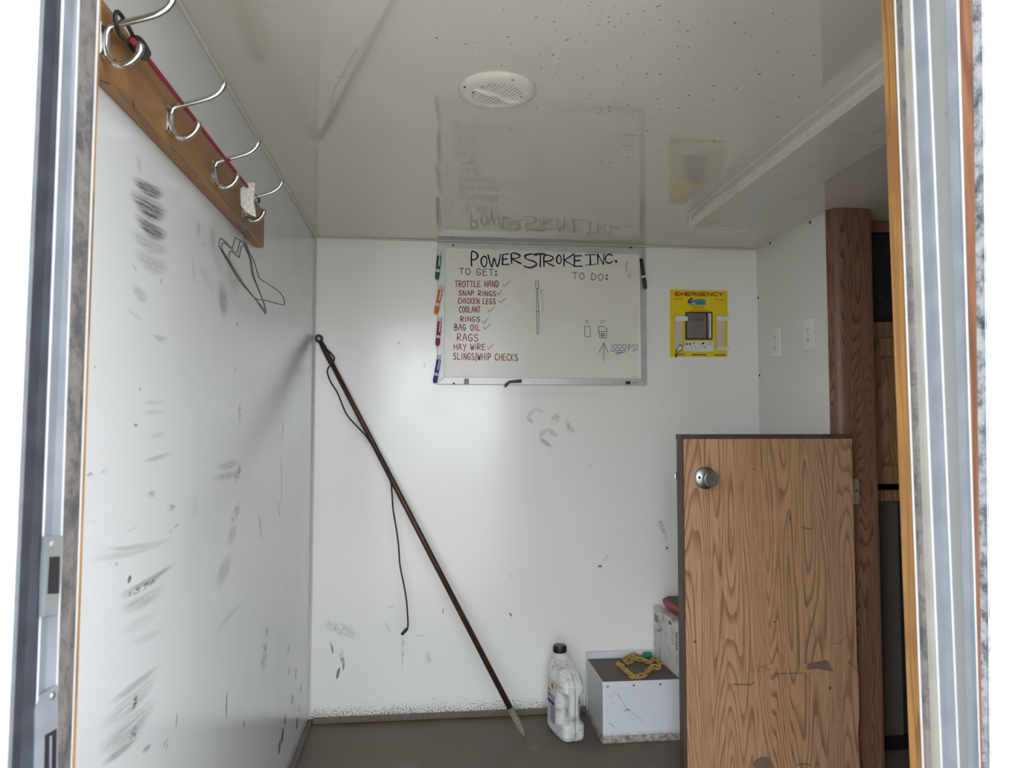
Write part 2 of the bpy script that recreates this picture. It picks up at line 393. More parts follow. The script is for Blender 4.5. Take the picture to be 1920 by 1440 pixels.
left_marks = [
    lw((244, 340), (312, 372), 16, 0.45, 1.25), lw((240, 372), (318, 412), 24, 0.55, 1.25), lw((248, 410), (318, 452), 18, 0.55, 1.25), lw((256, 290), (266, 330), 6, 0.2, 0.30),
    lw((238, 440), (322, 478), 18, 0.5, 0.50), lw((246, 478), (322, 512), 20, 0.5, 0.45), lw((244, 538), (280, 566), 14, 0.3, 0.42), lw((232, 575), (272, 605), 5, 0.2, 0.25), lw((246, 494), (258, 510), 4, 0, 0.4),
    lw((284, 630), (314, 638), 8, 0.5, 0.45), lw((397, 422), (401, 468), 6, 0, 0.35), lw((368, 418), (376, 440), 8, 0, 0.4), lw((372, 455), (392, 460), 5, 0, 0.2),
    lw((408, 535), (428, 592), 14, 0.2, 0.65), lw((418, 490), (456, 540), 24, 0.3, 0.40), lw((360, 470), (366, 540), 4, -0.3, 0.25), lw((362, 480), (410, 560), 8, -0.4, 0.15), lw((300, 520), (306, 536), 5, 0, 0.7, 'dots'), lw((440, 605), (452, 612), 6, 0, 0.6, 'dots'),
    lw((262, 756), (312, 754), 6, 0.1, 0.30), lw((264, 774), (312, 772), 6, 0.1, 0.30), lw((276, 820), (312, 813), 6, 0.1, 0.32), lw((250, 796), (258, 798), 3, 0, 0.7, 'blot'), lw((260, 729), (264, 730), 2.5, 0, 0.7, 'blot'), lw((176, 686), (180, 690), 4, 0, 0.6, 'dots'),
    lw((262, 868), (326, 850), 6, 0.5, 0.50), lw((184, 886), (204, 880), 7, 0, 0.7, 'dots'), lw((160, 892), (176, 888), 6, 0, 0.7, 'dots'), lw((270, 930), (296, 925), 10, 0, 0.5, 'dots'), lw((160, 980), (184, 976), 6, 0, 0.5, 'dots'),
    lw((402, 880), (452, 866), 10, 0.3, 0.55), lw((395, 900), (455, 885), 9, 0.3, 0.55), lw((436, 905), (456, 868), 9, 0, 0.9, 'dots'), lw((308, 956), (332, 948), 9, 0, 0.8, 'dots'), lw((360, 930), (372, 962), 16, 0, 0.14),
    lw((430, 985), (454, 938), 9, 0, 0.9, 'dots'), lw((424, 1022), (446, 985), 11, 0.1, 0.55), lw((402, 1100), (438, 1040), 15, 0.1, 0.55), lw((412, 1085), (420, 1055), 5, 0, 0.5),
    lw((186, 1034), (300, 1020), 7, 0.9, 0.48), lw((150, 1062), (330, 1012), 10, 0.8, 0.38), lw((316, 1000), (338, 980), 4, 0, 0.7, 'dots'), lw((205, 1058), (225, 1058), 6, 0, 0.6, 'dots'), lw((232, 1000), (262, 985), 3, 0.2, 0.25),
    lw((212, 1128), (334, 1056), 7, 0.6, 0.75), lw((215, 1130), (312, 1076), 9, 0.4, 1.0, 'dots'), lw((216, 1152), (312, 1106), 16, 0.5, 0.50), lw((240, 1146), (300, 1118), 5, 0.2, 0.4),
    lw((239, 1092), (247, 1080), 4, 0, 0.95, 'blot'), lw((220, 1190), (300, 1150), 14, 0.3, 0.20), lw((236, 1212), (310, 1182), 10, 0.3, 0.22), lw((194, 1330), (304, 1246), 9, 0.3, 0.65),
    lw((180, 1378), (300, 1270), 22, 0.3, 0.45), lw((176, 1425), (298, 1318), 26, 0.3, 0.50), lw((184, 1440), (264, 1380), 9, 0.2, 0.70), lw((242, 1335), (262, 1300), 9, 0, 1.0, 'dots'), lw((238, 1400), (262, 1355), 9, 0, 0.9, 'dots'),
    lw((264, 1412), (286, 1395), 6, 0, 0.65), lw((425.5, 1293), (424, 1350), 1.6, 0, 0.75, 'blot'), lw((331, 1335), (331, 1366), 1.5, 0, 0.5, 'blot'), lw((310, 1410), (314, 1380), 7, 0, 0.7, 'dots'),
    lw((499, 1174), (502, 1196), 5, 0, 0.8, 'dots'), lw((503, 1196), (488, 1262), 8, 0, 0.9, 'dots'), lw((548.5, 1301), (548, 1322), 2, 0, 0.95, 'blot'), lw((555, 1250), (554, 1277), 1.6, 0, 0.8, 'blot'),
    lw((565, 1280), (564, 1302), 2, 0, 0.8, 'blot'), lw((561, 1322), (560, 1336), 1.8, 0, 0.85, 'blot'), lw((535, 1338), (534, 1360), 2.2, 0, 0.9, 'blot'), lw((559, 1346), (555, 1366), 2.4, 0, 0.9, 'blot'),
    lw((532, 1364), (527, 1396), 2.6, 0, 0.95, 'blot'), lw((525, 1385), (523, 1416), 2.2, 0, 1.0, 'blot'), lw((540, 1210), (541, 1225), 1.5, 0, 0.6, 'blot'), lw((542, 1250), (541, 1268), 1.4, 0, 0.5, 'blot'), lw((457, 1352), (458, 1362), 2, 0, 0.7, 'blot'),
    lw((532, 770), (528, 850), 2.5, 0, 0.8, 'dots'), lw((528, 845), (528, 960), 1.3, 0, 0.5, 'blot'), lw((484, 962), (492, 1016), 4, 0, 0.9, 'dots'), lw((520, 935), (526, 975), 1.5, 0, 0.5, 'blot'),
    lw((450, 745), (448, 805), 3, 0, 0.8, 'dots'), lw((462, 1120), (395, 1195), 7, 0.3, 0.24), lw((440, 690), (442, 700), 3, 0, 0.8, 'dots'),
]
back_marks = [
    bw((986, 786), (1003, 764), 4, -0.9, 0.26, 'blot'), bw((1000, 764), (1020, 774), 4, 0.3, 0.20, 'blot'), bw((986, 780), (1000, 794), 4, 0, 0.34, 'blot'), bw((1010, 820), (1026, 802), 5, -0.6, 0.26, 'blot'), bw((1024, 802), (1046, 820), 5, 0.6, 0.28, 'blot'),
    bw((1012, 822), (1034, 838), 5, 0, 0.42, 'blot'), bw((1034, 778), (1050, 792), 14, 0, 0.45, 'dots'), bw((1058, 786), (1078, 814), 9, 0, 0.75, 'dots'),
    bw((1121, 1062), (1129, 1061), 2.5, 0, 0.95, 'blot'), bw((1130, 1056), (1144, 1036), 3, 0, 0.7, 'dots'), bw((1232, 965), (1254, 1020), 6, 0, 0.9, 'dots'), bw((1249, 1024), (1252, 1030), 2.5, 0, 0.9, 'blot'),
    bw((618, 1198), (626, 1228), 3, 0, 0.85, 'dots'), bw((622, 1208), (624, 1226), 1.8, 0, 0.85, 'blot'), bw((638, 1208), (645, 1258), 6, 0, 0.8, 'dots'), bw((631, 1274), (637, 1250), 3, 0, 0.9, 'blot'), bw((643, 1258), (645, 1240), 2, 0, 0.8, 'blot'),
    bw((722, 1165), (734, 1190), 1, 0.2, 0.45, 'blot'), bw((756, 1180), (754, 1270), 3, 0, 0.5, 'dots'), bw((778, 1192), (798, 1192), 1, 0, 0.4, 'blot'), bw((800, 1215), (806, 1250), 6, 0, 0.6, 'dots'),
    bw((830, 1140), (831, 1152), 1.2, 0, 0.7, 'blot'), bw((955, 1149), (960, 1156), 2, 0, 0.8, 'blot'), bw((600, 1165), (680, 1195), 14, 0, 0.45, 'dots'), bw((744, 645), (750, 640), 2, 0, 0.4, 'blot'), bw((796, 680), (795, 692), 1.5, 0, 0.45, 'blot'),
    bw((895, 735), (1180, 742), 5, 0, 0.10), bw((1102, 872), (1112, 876), 3, 0, 0.5, 'dots'), bw((955, 1080), (958, 1078), 6, 0, 0.3, 'dots'),
]
def back_extra(t, uv, p, col):
    a = PY(737, 1335, YB)
    o = t.xyz(t.mapping(uv, (0.0035, 0.022, 1), (a.x, a.z, 0), (0, 0, 0.05), 'TEXTURE'))
    f = t.math('LESS_THAN', t.math('MAXIMUM', t.math('ABSOLUTE', o[0]), t.math('ABSOLUTE', o[1])), 1.0)
    b = PY(733, 1138, YB)
    o2 = t.xyz(t.mapping(uv, (0.012, 0.003, 1), (b.x, b.z, 0), (0, 0, -0.1), 'TEXTURE'))
    f2 = t.math('LESS_THAN', t.math('MAXIMUM', t.math('ABSOLUTE', o2[0]), t.math('ABSOLUTE', o2[1])), 1.0)
    return t.mix(t.math('MULTIPLY', t.math('MAXIMUM', f, f2), 0.6), col, (0.70, 0.55, 0.10))
def ceil_extra(t, uv, p, col):
    for (cx, cy, rx, ry, sc, th) in ((0.42, 1.50, 0.36, 0.26, 62, 0.50), (0.72, 1.95, 0.34, 0.60, 40, 0.66), (0.30, 1.70, 0.55, 0.5, 48, 0.66)):
        vo = t.n('ShaderNodeTexVoronoi'); t.put(vo.inputs['Vector'], uv); vo.inputs['Scale'].default_value = sc
        o = t.xyz(t.mapping(uv, (rx, ry, 1), (cx, cy, 0), (0, 0, 0), 'TEXTURE'))
        reg = t.ramp(t.math('SQRT', t.math('ADD', t.math('MULTIPLY', o[0], o[0]), t.math('MULTIPLY', o[1], o[1]))), 1.0, 0.4)
        cr = t.xyz(vo.outputs['Color'])
        on = t.math('MULTIPLY', t.math('GREATER_THAN', t.math('ADD', cr[0], t.math('MULTIPLY', reg, 0.38)), th + 0.28), reg)
        dot = t.math('LESS_THAN', vo.outputs['Distance'], t.math('ADD', 0.04, t.math('MULTIPLY', cr[1], 0.10)))
        col = t.mix(t.math('MULTIPLY', t.math('MULTIPLY', dot, t.math('GREATER_THAN', on, 0.05)), 0.85), col, (0.07, 0.06, 0.05))
    return col
ceil_marks = [(-0.12, 1.30, 0.16, 0.014, 2.1, 0.1, 0.25, 'smear'), (-0.20, 1.72, 0.02, 0.004, 0.3, 0, 0.4, 'dots'), (0.55, 1.98, 0.03, 0.004, 0.1, 0, 0.35, 'blot'), (0.56, 2.06, 0.02, 0.004, 2.9, 0, 0.35, 'blot')]
LZB = [0.0, 0.62, 0.98, 1.40, ZC]                # the left wall carries so many marks that its paint is split into bands of height
def band_marks(z0, z1):
    out = []
    for m in left_marks:
        e = abs(m[2] * math.sin(m[4])) + abs((m[3] * (1.1 + abs(m[5]))) * math.cos(m[4]))
        if m[1] + e >= z0 and m[1] - e <= z1: out.append(m)
    return out
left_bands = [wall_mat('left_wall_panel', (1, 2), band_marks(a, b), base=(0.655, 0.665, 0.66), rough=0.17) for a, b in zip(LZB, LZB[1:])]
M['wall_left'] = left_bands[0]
M['wall_back'] = wall_mat('back_wall_panel', (0, 2), back_marks, base=(0.91, 0.90, 0.86), rough=0.19, extra=back_extra, spec=0.85)
M['wall_right'] = plain('nook_wall_panel', (0.76, 0.76, 0.73), 0.45, 0, 0.015, 3)
M['wall_in'] = wall_mat('inner_wall_panel', (0, 2), [], rough=0.45)
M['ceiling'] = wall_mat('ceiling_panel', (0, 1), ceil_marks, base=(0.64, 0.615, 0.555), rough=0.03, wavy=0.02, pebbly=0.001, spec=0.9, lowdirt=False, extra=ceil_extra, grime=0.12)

# ------------------------------------------------------------------ the room
YI = 0.895                                       # inner face of the entrance wall
XE = 2.75                                        # far end of the room, past the cabinet
st = dict(kind='structure')
box('floor', (XL - 0.1, 0.735, -0.1), (XE + 0.1, YB + 0.1, 0), M['floor'], label='muddy grey-brown vinyl floor', **st)
box('ceiling', (XL - 0.1, 0.735, ZC), (XE + 0.1, YB + 0.1, ZC + 0.1), M['ceiling'], label='glossy off-white ceiling panel with black specks', **st)
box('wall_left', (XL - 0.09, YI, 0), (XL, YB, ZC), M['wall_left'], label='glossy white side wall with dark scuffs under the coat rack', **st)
wl = bpy.data.objects['wall_left']; bm = bmesh.new(); bm.from_mesh(wl.data)
for zz in LZB[1:-1]: bmesh.ops.bisect_plane(bm, geom=bm.verts[:] + bm.edges[:] + bm.faces[:], plane_co=(0, 0, zz - wl.location.z), plane_no=(0, 0, 1))
for f_ in bm.faces: f_.material_index = sum(1 for zz in LZB[1:-1] if f_.calc_center_median().z + wl.location.z > zz)
bm.to_mesh(wl.data); bm.free()
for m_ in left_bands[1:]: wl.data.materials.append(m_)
print('bands', [len(band_marks(a, b)) for a, b in zip(LZB, LZB[1:])])
box('wall_back', (XL - 0.09, YB, 0), (XE, YB + 0.09, ZC), M['wall_back'], label='glossy white back wall behind the whiteboard', **st)
wall_right = box('wall_right', (XR, 2.605, 0), (1.60, YB, ZC), M['wall_right'], label='white nook side wall with two outlets', **st)
box('wall_end', (XE, YI, 0), (XE + 0.09, YB, ZC), M['wall_in'], label='white end wall beyond the wood cabinet', **st)
wf = MB()
wf.box((-0.60, 0.739, -0.12), (-0.392, YI, ZC + 0.1)).box((0.622, 0.739, -0.12), (XE + 0.1, YI, ZC + 0.1))
wf.box((-0.392, 0.739, 1.93), (0.622, YI, ZC + 0.1)).box((-0.392, 0.739, -0.12), (0.622, YI, -0.10))
def skin(b, xo, y):
    """outer skin panel whose edge follows the out-of-square frame"""
    a, c = PY(b[0], 0, y), PY(b[1], 1440, y); v = (a - c) / (a.z - c.z)
    lo, hi = c + v * (-0.12 - c.z), c + v * (ZC + 0.1 - c.z)
    off = Vector((0, 0.0015, 0)); q0, q1 = Vector((xo, y, lo.z)), Vector((xo, y, hi.z))
    wf.hexa([lo, q0, q0 + off, lo + off, hi, q1, q1 + off, hi + off])
skin((1843, 1858), XE + 0.1, 0.728); skin((27, -25), -0.60, 0.728)
wfo = wf.build('wall_front', M['ext_white'], label='white outer wall around the entrance', **st)
wfo.data.materials.append(M['wall_in'])             # the room side is lined like the other walls
for f_ in wfo.data.polygons:
    if f_.normal.y > 0.9: f_.material_index = 1
MB().add([(-30, -30, -0.5), (30, -30, -0.5), (30, 30, -0.5), (-30, 30, -0.5)], [(0, 1, 2, 3)]).build('ground', M['ground'], label='bare pale ground outside the entrance', **st)
# beads and base strips
def beadline(name, a, b, r=0.0045):
    return MB().tube([a, b], r, 8).build(name, M['bead'], smooth=True, auto=50, label='thin off-white corner bead', **st)
beadline('trim_1', (XL + 0.003, YB - 0.003, 0.02), (XL + 0.003, YB - 0.003, ZC - 0.004))
beadline('trim_2', (XL + 0.003, YI, ZC - 0.003), (XL + 0.003, YB - 0.008, ZC - 0.003), 0.005)
beadline('trim_3', (XL + 0.008, YB - 0.003, ZC - 0.003), (XR, YB - 0.003, ZC - 0.003))
bb = MB()
bb.box((XL + 0.016, YB - 0.014, 0), (XR, YB, 0.026))
bb.build('baseboard_back', M['base_strip'], bevel=0.006, label='low muddy base strip along the back wall', **st)
box('baseboard_left', (XL, YI, 0), (XL + 0.016, YB, 0.022), M['base_strip'], bevel=0.006, label='low muddy base strip along the scuffed wall', **st)

# ---- screws of the nook wall
sc0 = None
for (a, b) in ((1444, 456), (1519, 417)):
    q = PX(a, b, XR)
    o = MB().lathe(q, (-1, 0, 0), [(0.0055, 0), (0.0055, 0.0018), (0.003, 0.003)], 12).build('screw', M['screw_dark'], wall_right, smooth=True, auto=40)
for (a, b) in ((1420, 559), (1424, 704)):
    q = PY(a - 4, b, YB) if False else Vector((XR, YB - 0.012, PX(a, b, XR).z))
    o = MB().lathe(q, (-1, 0, 0), [(0.0055, 0), (0.0055, 0.0018), (0.003, 0.003)], 12).build('screw', M['screw_dark'], wall_right, smooth=True, auto=40)

# ---- wood wrapped column closing the nook wall
cp = []
for i in range(9):
    a = math.pi + i / 8 * math.pi / 2; cp.append((1.463 + 0.045 + 0.045 * math.cos(a), 2.568 + 0.045 + 0.045 * math.sin(a), 0))
for i in range(9):
    a = 1.5 * math.pi + i / 8 * math.pi / 2; cp.append((1.628 - 0.03 + 0.03 * math.cos(a), 2.568 + 0.03 + 0.03 * math.sin(a), 0))
cp += [(1.628, 2.72, 0), (1.60, 2.72, 0), (1.60, 2.605, 0), (1.463, 2.605, 0)]
MB().prism(cp, (0, 0, ZC)).build('trim_4', M['dark_oak'], smooth=True, auto=30, label='dark wood-grain column with rounded corners at the end of the nook wall', **st)

# ------------------------------------------------------------------ the entrance frame
fr = thing('door_1', (0.1, 0.82, 0), 'aluminium entrance frame with dark seal and golden oak edge', 'door frame', kind='structure')
def strip(name, b0, b1, d0, d1, mat, side, thick=0.016, label=None):
    """one profile of the frame: two edges given by their pixel at the top and the bottom of the photo, on planes y = d0 and d1"""
    pts = []
    for (b, d) in ((b0, d0), (b1, d1)):
        a, c = PY(b[0], 0, d), PY(b[1], 1440, d); v = (a - c) / (a.z - c.z)
        pts.append((c + v * (-0.09 - c.z), c + v * (1.93 - c.z)))
    off = Vector((thick * side, 0.004, 0))
    (p0, P0), (p1, P1) = pts
    mb = MB().hexa([p0, p1, p1 + off, p0 + off, P0, P1, P1 + off, P0 + off])
    o = mb.build(name, mat, fr, label=label)
    return o
def ratio(px):
    d = ray(px, 0); return abs(d.x / d.y)
RB = [(1652, 1706), (1676, 1729), (1680, 1733), (1692, 1748), (1706, 1764), (1712, 1768), (1737, 1796), (1742, 1800), (1772, 1816), (1793, 1836), (1798, 1839), (1823, 1842), (1843, 1858)]
RD = [0.592 / ratio(b[0]) for b in RB]
for i, (nm, mt, lb) in enumerate([('oak_strip', 'jamb_oak', 'golden oak strip'), ('lit_edge_strip', 'alu_light', None), ('gasket', 'taupe', 'dirty taupe gasket'), ('gasket', 'beige', None), ('lit_edge_strip', 'alu_light', None), ('frame_profile', 'alu', None),
        ('lit_edge_strip', 'alu_light', None), ('hinge_channel', 'alu_grey', 'dull grey hinge channel'), ('frame_profile', 'alu', None), ('lit_edge_strip', 'alu_light', None), ('exposed_ply', 'raw_ply', 'bare brown plywood edge'), ('paint_edge', 'peel', 'flaking white paint edge')]):
    strip(nm, RB[i], RB[i + 1], RD[i], RD[i + 1], M[mt], 1, label=lb)
LB = [(27, -25), (42, -12), (58, 2), (75, 14), (84, 22), (115, 63), (121, 67), (145, 100), (150, 104), (182, 132), (187, 136), (190, 141)]
LD = [0.360 / ratio(b[0]) for b in LB]
LD[0] = LD[1] = LD[2] = 0.728
for i, (nm, mt, lb) in enumerate([('frame_flange', 'alu_light', None), ('frame_flange', 'ext_white', None), ('frame_flange', 'alu_light', None), ('frame_profile', 'alu', None), ('door_seal', 'slate', 'dark slate rubber seal'), ('lit_edge_strip', 'alu_light', None),
        ('frame_profile', 'alu', None), ('lit_edge_strip', 'alu_light', None), ('gasket', 'taupe', 'dirty taupe gasket'), ('lit_edge_strip', 'alu_light', None), ('oak_strip', 'jamb_oak', 'golden oak strip')]):
    strip(nm, LB[i], LB[i + 1], LD[i], LD[i + 1], M[mt], -1, label=lb)
# strike plates on the latch side
def on_left(px, py):
    d0, d1 = LD[6], LD[7]; k = py / 1440
    a0 = LB[6][0] + (LB[6][1] - LB[6][0]) * k; a1 = LB[7][0] + (LB[7][1] - LB[7][0]) * k
    return PY(px, py, d0 + (d1 - d0) * (px - a0) / (a1 - a0))
def plate(name, poly, lift, thick, mat, parent):
    pts = [on_left(*q) for q in poly]; n = Vector((0.93, -0.36, 0))
    return MB().prism([p + n * lift for p in pts], n * thick).build(name, mat, parent)
sp = plate('strike_plate', [(76, 1006), (113, 1004), (110, 1085), (104, 1150), (70, 1156), (72, 1080)], 0.0008, 0.002, M['alu_grey'], fr)
sp['label'] = 'worn strike plate with slot'
plate('latch_slot', [(88, 1044), (107, 1043), (105, 1112), (84, 1113)], 0.003, 0.0006, M['black_hole'], sp)
plate('plate_lip', [(74, 1006), (80, 1006), (74, 1156), (68, 1156)], 0.003, 0.003, M['alu'], sp)
sp2 = plate('strike_plate', [(70, 1305), (104, 1284), (104, 1440), (102, 1520), (58, 1520), (62, 1330)], 0.0008, 0.002, M['alu'], fr)
sp2['label'] = 'lower strike plate with long slot'
plate('latch_slot', [(79, 1378), (101, 1366), (98, 1520), (76, 1520)], 0.003, 0.0006, M['black_hole'], sp2)
plate('latch_slot', [(87, 1380), (91, 1378), (89, 1520), (85, 1520)], 0.0037, 0.0006, M['alu'], sp2)
q = on_left(93, 1304)
MB().lathe(q, (0.93, -0.36, 0), [(0.0035, 0.002), (0.0035, 0.004), (0.002, 0.005)], 12).build('screw', M['screw'], sp2, smooth=True, auto=40)
q = on_left(92, 1020)
MB().lathe(q, (0.93, -0.36, 0), [(0.0035, 0.002), (0.0035, 0.004), (0.002, 0.005)], 12).build('screw', M['alu_grey'], sp, smooth=True, auto=40)

# ------------------------------------------------------------------ oak half door leaning before the column
zt = PY(1400, 823, YD).z
xa, xb = PY(1285, 1100, YD).x, PY(1604, 1100, YD).x
dr = thing('oak_door', ((xa + xb) / 2, YD + 0.02, 0), 'low oak-grain door with silver knob and torn hole near its base', 'door')
box('core', (xa, YD + 0.004, 0), (xb, YD + 0.044, zt), M['core'], dr)
# face veneer with the torn holes cut out
hole = [(1513, 1244), (1522, 1242), (1531, 1241), (1540, 1239), (1548, 1237), (1556, 1243), (1563, 1253), (1562, 1259), (1552, 1258), (1545, 1257), (1537, 1255), (1530, 1254), (1521, 1255), (1513, 1254), (1515, 1249)]
hole2 = [(1412, 1433), (1418, 1424), (1430, 1418), (1440, 1420), (1449, 1430), (1452, 1441), (1440, 1445), (1420, 1444)]
bm = bmesh.new(); org = parent_world(dr)
def ring(pts):
    vs = [bm.verts.new(Vector(p) - org) for p in pts]
    return [bm.edges.new((vs[i], vs[(i + 1) % len(vs)])) for i in range(len(vs))]
edge_r = [(xb, YD, 0), (xb + 0.0, YD, 0.10), (xb - 0.004, YD, 0.16), (xb + 0.002, YD, 0.22), (xb + 0.003, YD, 0.34), (xb - 0.001, YD, 0.40), (xb, YD, zt)]
es = ring([(xa, YD, 0)] + edge_r + [(xa, YD, zt)]) + ring([PY(*p, YD) for p in hole]) + ring([PY(*p, YD) for p in hole2])
bmesh.ops.triangle_fill(bm, edges=es, use_beauty=True)
me = bpy.data.meshes.new('face_veneer'); bmesh.ops.recalc_face_normals(bm, faces=bm.faces); bm.to_mesh(me); bm.free(); me.materials.append(M['oak'])
fv = bpy.data.objects.new('face_veneer', me); COL.objects.link(fv); fv.parent = dr
so = fv.modifiers.new('thick', 'SOLIDIFY'); so.thickness = 0.0035; so.offset = 1 if me.polygons[0].normal.y > 0 else -1
def dpoly(name, pts, mat, lift=0.0006, th=0.0008):
    return MB().prism([PY(*p, YD) + Vector((0, -lift, 0)) for p in pts], (0, -th, 0)).build(name, mat, dr)
for pts in ([(1499, 1245), (1505, 1243), (1513, 1246), (1512, 1255), (1507, 1259), (1500, 1258)], [(1503, 1259), (1515, 1255), (1530, 1256), (1545, 1259), (1542, 1262), (1530, 1264), (1512, 1262)],
            [(1566, 1255), (1578, 1244), (1584, 1236), (1587, 1226), (1593, 1224), (1595, 1230), (1590, 1238), (1578, 1250), (1568, 1257)], [(1554, 1243), (1562, 1250), (1563, 1255), (1558, 1252)]):
    dpoly('torn_veneer', pts, M['tor_fibre'])
def crack(pts, wd=0.002):
    return MB().ribbon([PY(*p, YD) + Vector((0, -0.0008, 0)) for p in pts], (0, -1, 0), wd).build('crack', M['edge_brown'], dr)
crack([(1590, 1240), (1598, 1245), (1606, 1256), (1613, 1264)]); crack([(1454, 1264), (1470, 1263), (1488, 1262), (1505, 1262)]); crack([(1374, 1283), (1392, 1283), (1408, 1284), (1413, 1279)], 0.003)
crack([(1421, 1260), (1424, 1252), (1432, 1248), (1440, 1255), (1447, 1257)], 0.0015); crack([(1502, 988), (1512, 991), (1522, 992)], 0.0025); crack([(1558, 1208), (1575, 1205), (1588, 1190)], 0.0015); crack([(1495, 1434), (1508, 1432), (1518, 1434)], 0.003)
for (a, b, r) in ((1303, 1203, 0.004), (1556, 1290, 0.005), (1481, 973, 0.003), (1414, 880, 0.003), (1573, 1352, 0.002), (1452, 1166, 0.003)):
    MB().lathe(PY(a, b, YD), (0, -1, 0), [(r, 0), (r, 0.0008)], 10).build('gouge', M['edge_brown'], dr)
MB().box((xa - 0.010, YD + 0.001, 0), (xa, YD + 0.046, zt)).build('edge_band', M['edge_brown'], dr, bevel=0.0015)
MB().box((xa - 0.012, YD - 0.003, zt), (xb + 0.002, YD + 0.048, zt + 0.016)).build('top_cap', M['edge_brown'], dr, bevel=0.002)
kc = PY(1322, 896, YD)
kn = MB().lathe(kc, (0, -1, 0), [(0.038, 0), (0.038, 0.004), (0.034, 0.008), (0.024, 0.011), (0.0145, 0.014), (0.0145, 0.03), (0.021, 0.036), (0.0265, 0.044), (0.0262, 0.058), (0.0245, 0.063), (0.0235, 0.0635), (0.0225, 0.0625), (0.0, 0.0625)], 40).build('knob', M['steel'], dr, smooth=True, auto=40, label='brushed silver door knob')
MB().lathe(kc + Vector((-0.0235, -0.008, 0.002)), (0, -1, 0), [(0.005, 0), (0.005, 0.004), (0.003, 0.0045)], 16).build('privacy_hole', M['black_hole'], kn)
lc = PY(1276, 893, YD + 0.02)
lp = box('latch_plate', (xa - 0.0112, YD + 0.012, lc.z - 0.029), (xa - 0.0095, YD + 0.034, lc.z + 0.029), M['edge_brown'], dr, bevel=0.001)
box('latch_bolt', (xa - 0.026, YD + 0.016, lc.z - 0.010), (xa - 0.011, YD + 0.030, lc.z + 0.012), M['chrome'], dr, bevel=0.002, label='chrome latch bolt')
# strike plate fixed on the column
q = PY(1601, 922, 2.568)
spl = thing('strike_plate', (q.x, 2.567, q.z), 'cream strike plate on the dark wood column beside the oak door', 'strike plate')
MB().box((q.x - 0.014, 2.562, q.z - 0.045), (q.x + 0.016, 2.568, q.z + 0.045)).build('plate', plain('cream_plate', (0.42, 0.36, 0.24), 0.5, 0.2), spl, bevel=0.004)
MB().lathe((q.x + 0.006, 2.562, q.z + 0.004), (0, -1, 0), [(0.004, 0), (0.004, 0.001)], 10).build('screw', M['screw_dark'], spl)

# ------------------------------------------------------------------ tall cabinet beyond the column
YC = 2.72
cb = thing('tall_cabinet', (1.87, YC + 0.25, 0), 'tall dark wood cabinet with raised-panel door beyond the column', 'cabinet')
cx0, cx1 = 1.632, 2.10
cbm = MB().box((cx0, YC + 0.03, 0), (cx0 + 0.018, YB, 2.0)).box((cx1 - 0.018, YC + 0.03, 0), (cx1, YB, 2.0)).box((cx0, YC + 0.03, 1.985), (cx1, YB, 2.003)).box((cx0, YC + 0.03, 1.585), (cx1, YB, 1.605)).box((cx0, YB - 0.012, 0), (cx1, YB, 2.0)).box((cx0, YC + 0.03, 0.93), (cx1, YB, 0.95))
cbm.build('carcass', M['fabric_panel'], cb)
def crail(z0, z1, y0=YC, mat='cab_oak', n='rail', x0=cx0, x1=cx1): return box(n, (x0, y0, z0), (x1, y0 + 0.03, z1), M[mat], cb, bevel=0.003)
crail(1.965, 2.005, mat='dark_oak'); crail(1.545, 1.612); crail(0.925, 0.968)
box('stile', (cx0, YC + 0.004, 0.0), (cx0 + 0.045, YC + 0.03, 1.965), M['dark_oak'], cb, bevel=0.003)
box('stile', (cx1 - 0.05, YC + 0.004, 0.0), (cx1, YC + 0.03, 1.965), M['dark_oak'], cb, bevel=0.003)
box('dark_glass_panel', (cx0 + 0.045, YC + 0.02, 1.612), (cx1 - 0.05, YC + 0.028, 1.965), M['dark_glass'], cb, label='unlit dark glass panel')
box('glass_crossbar', (cx0 + 0.045, YC + 0.012, 1.845), (cx1 - 0.05, YC + 0.02, 1.853), M['black'], cb)
cdoor = MB().box((1.668, YC - 0.018, 0.992), (1.722, YC, 1.548)).box((2.04, YC - 0.018, 0.992), (2.09, YC, 1.548)).box((1.722, YC - 0.018, 1.478), (2.04, YC, 1.548)).box((1.722, YC - 0.018, 0.992), (2.04, YC, 1.062)).build('cabinet_door', M['cab_oak'], cb, bevel=0.004)
MB().add([(1.722, YC - 0.006, 1.062), (2.04, YC - 0.006, 1.062), (2.04, YC - 0.006, 1.478), (1.722, YC - 0.006, 1.478), (1.745, YC - 0.016, 1.085), (2.017, YC - 0.016, 1.085), (2.017, YC - 0.016, 1.455), (1.745, YC - 0.016, 1.455)],
         [(4, 5, 6, 7), (0, 1, 5, 4), (1, 2, 6, 5), (2, 3, 7, 6), (3, 0, 4, 7)]).build('raised_panel', M['cab_oak'], cdoor)
box('lower_panel', (cx0 + 0.045, YC + 0.014, 0.05), (1.797, YC + 0.026, 0.925), M['fabric_panel'], cb, label='grey-brown lower panel')
box('recess_shade_panel', (1.797, YC + 0.022, 0.05), (cx1 - 0.05, YC + 0.03, 0.925), M['black_hole'], cb)  # flat black panel painted as the shade of the open gap
box('toe_kick', (cx0, YC + 0.004, 0), (cx1, YC + 0.024, 0.05), M['dark_glass'], cb)

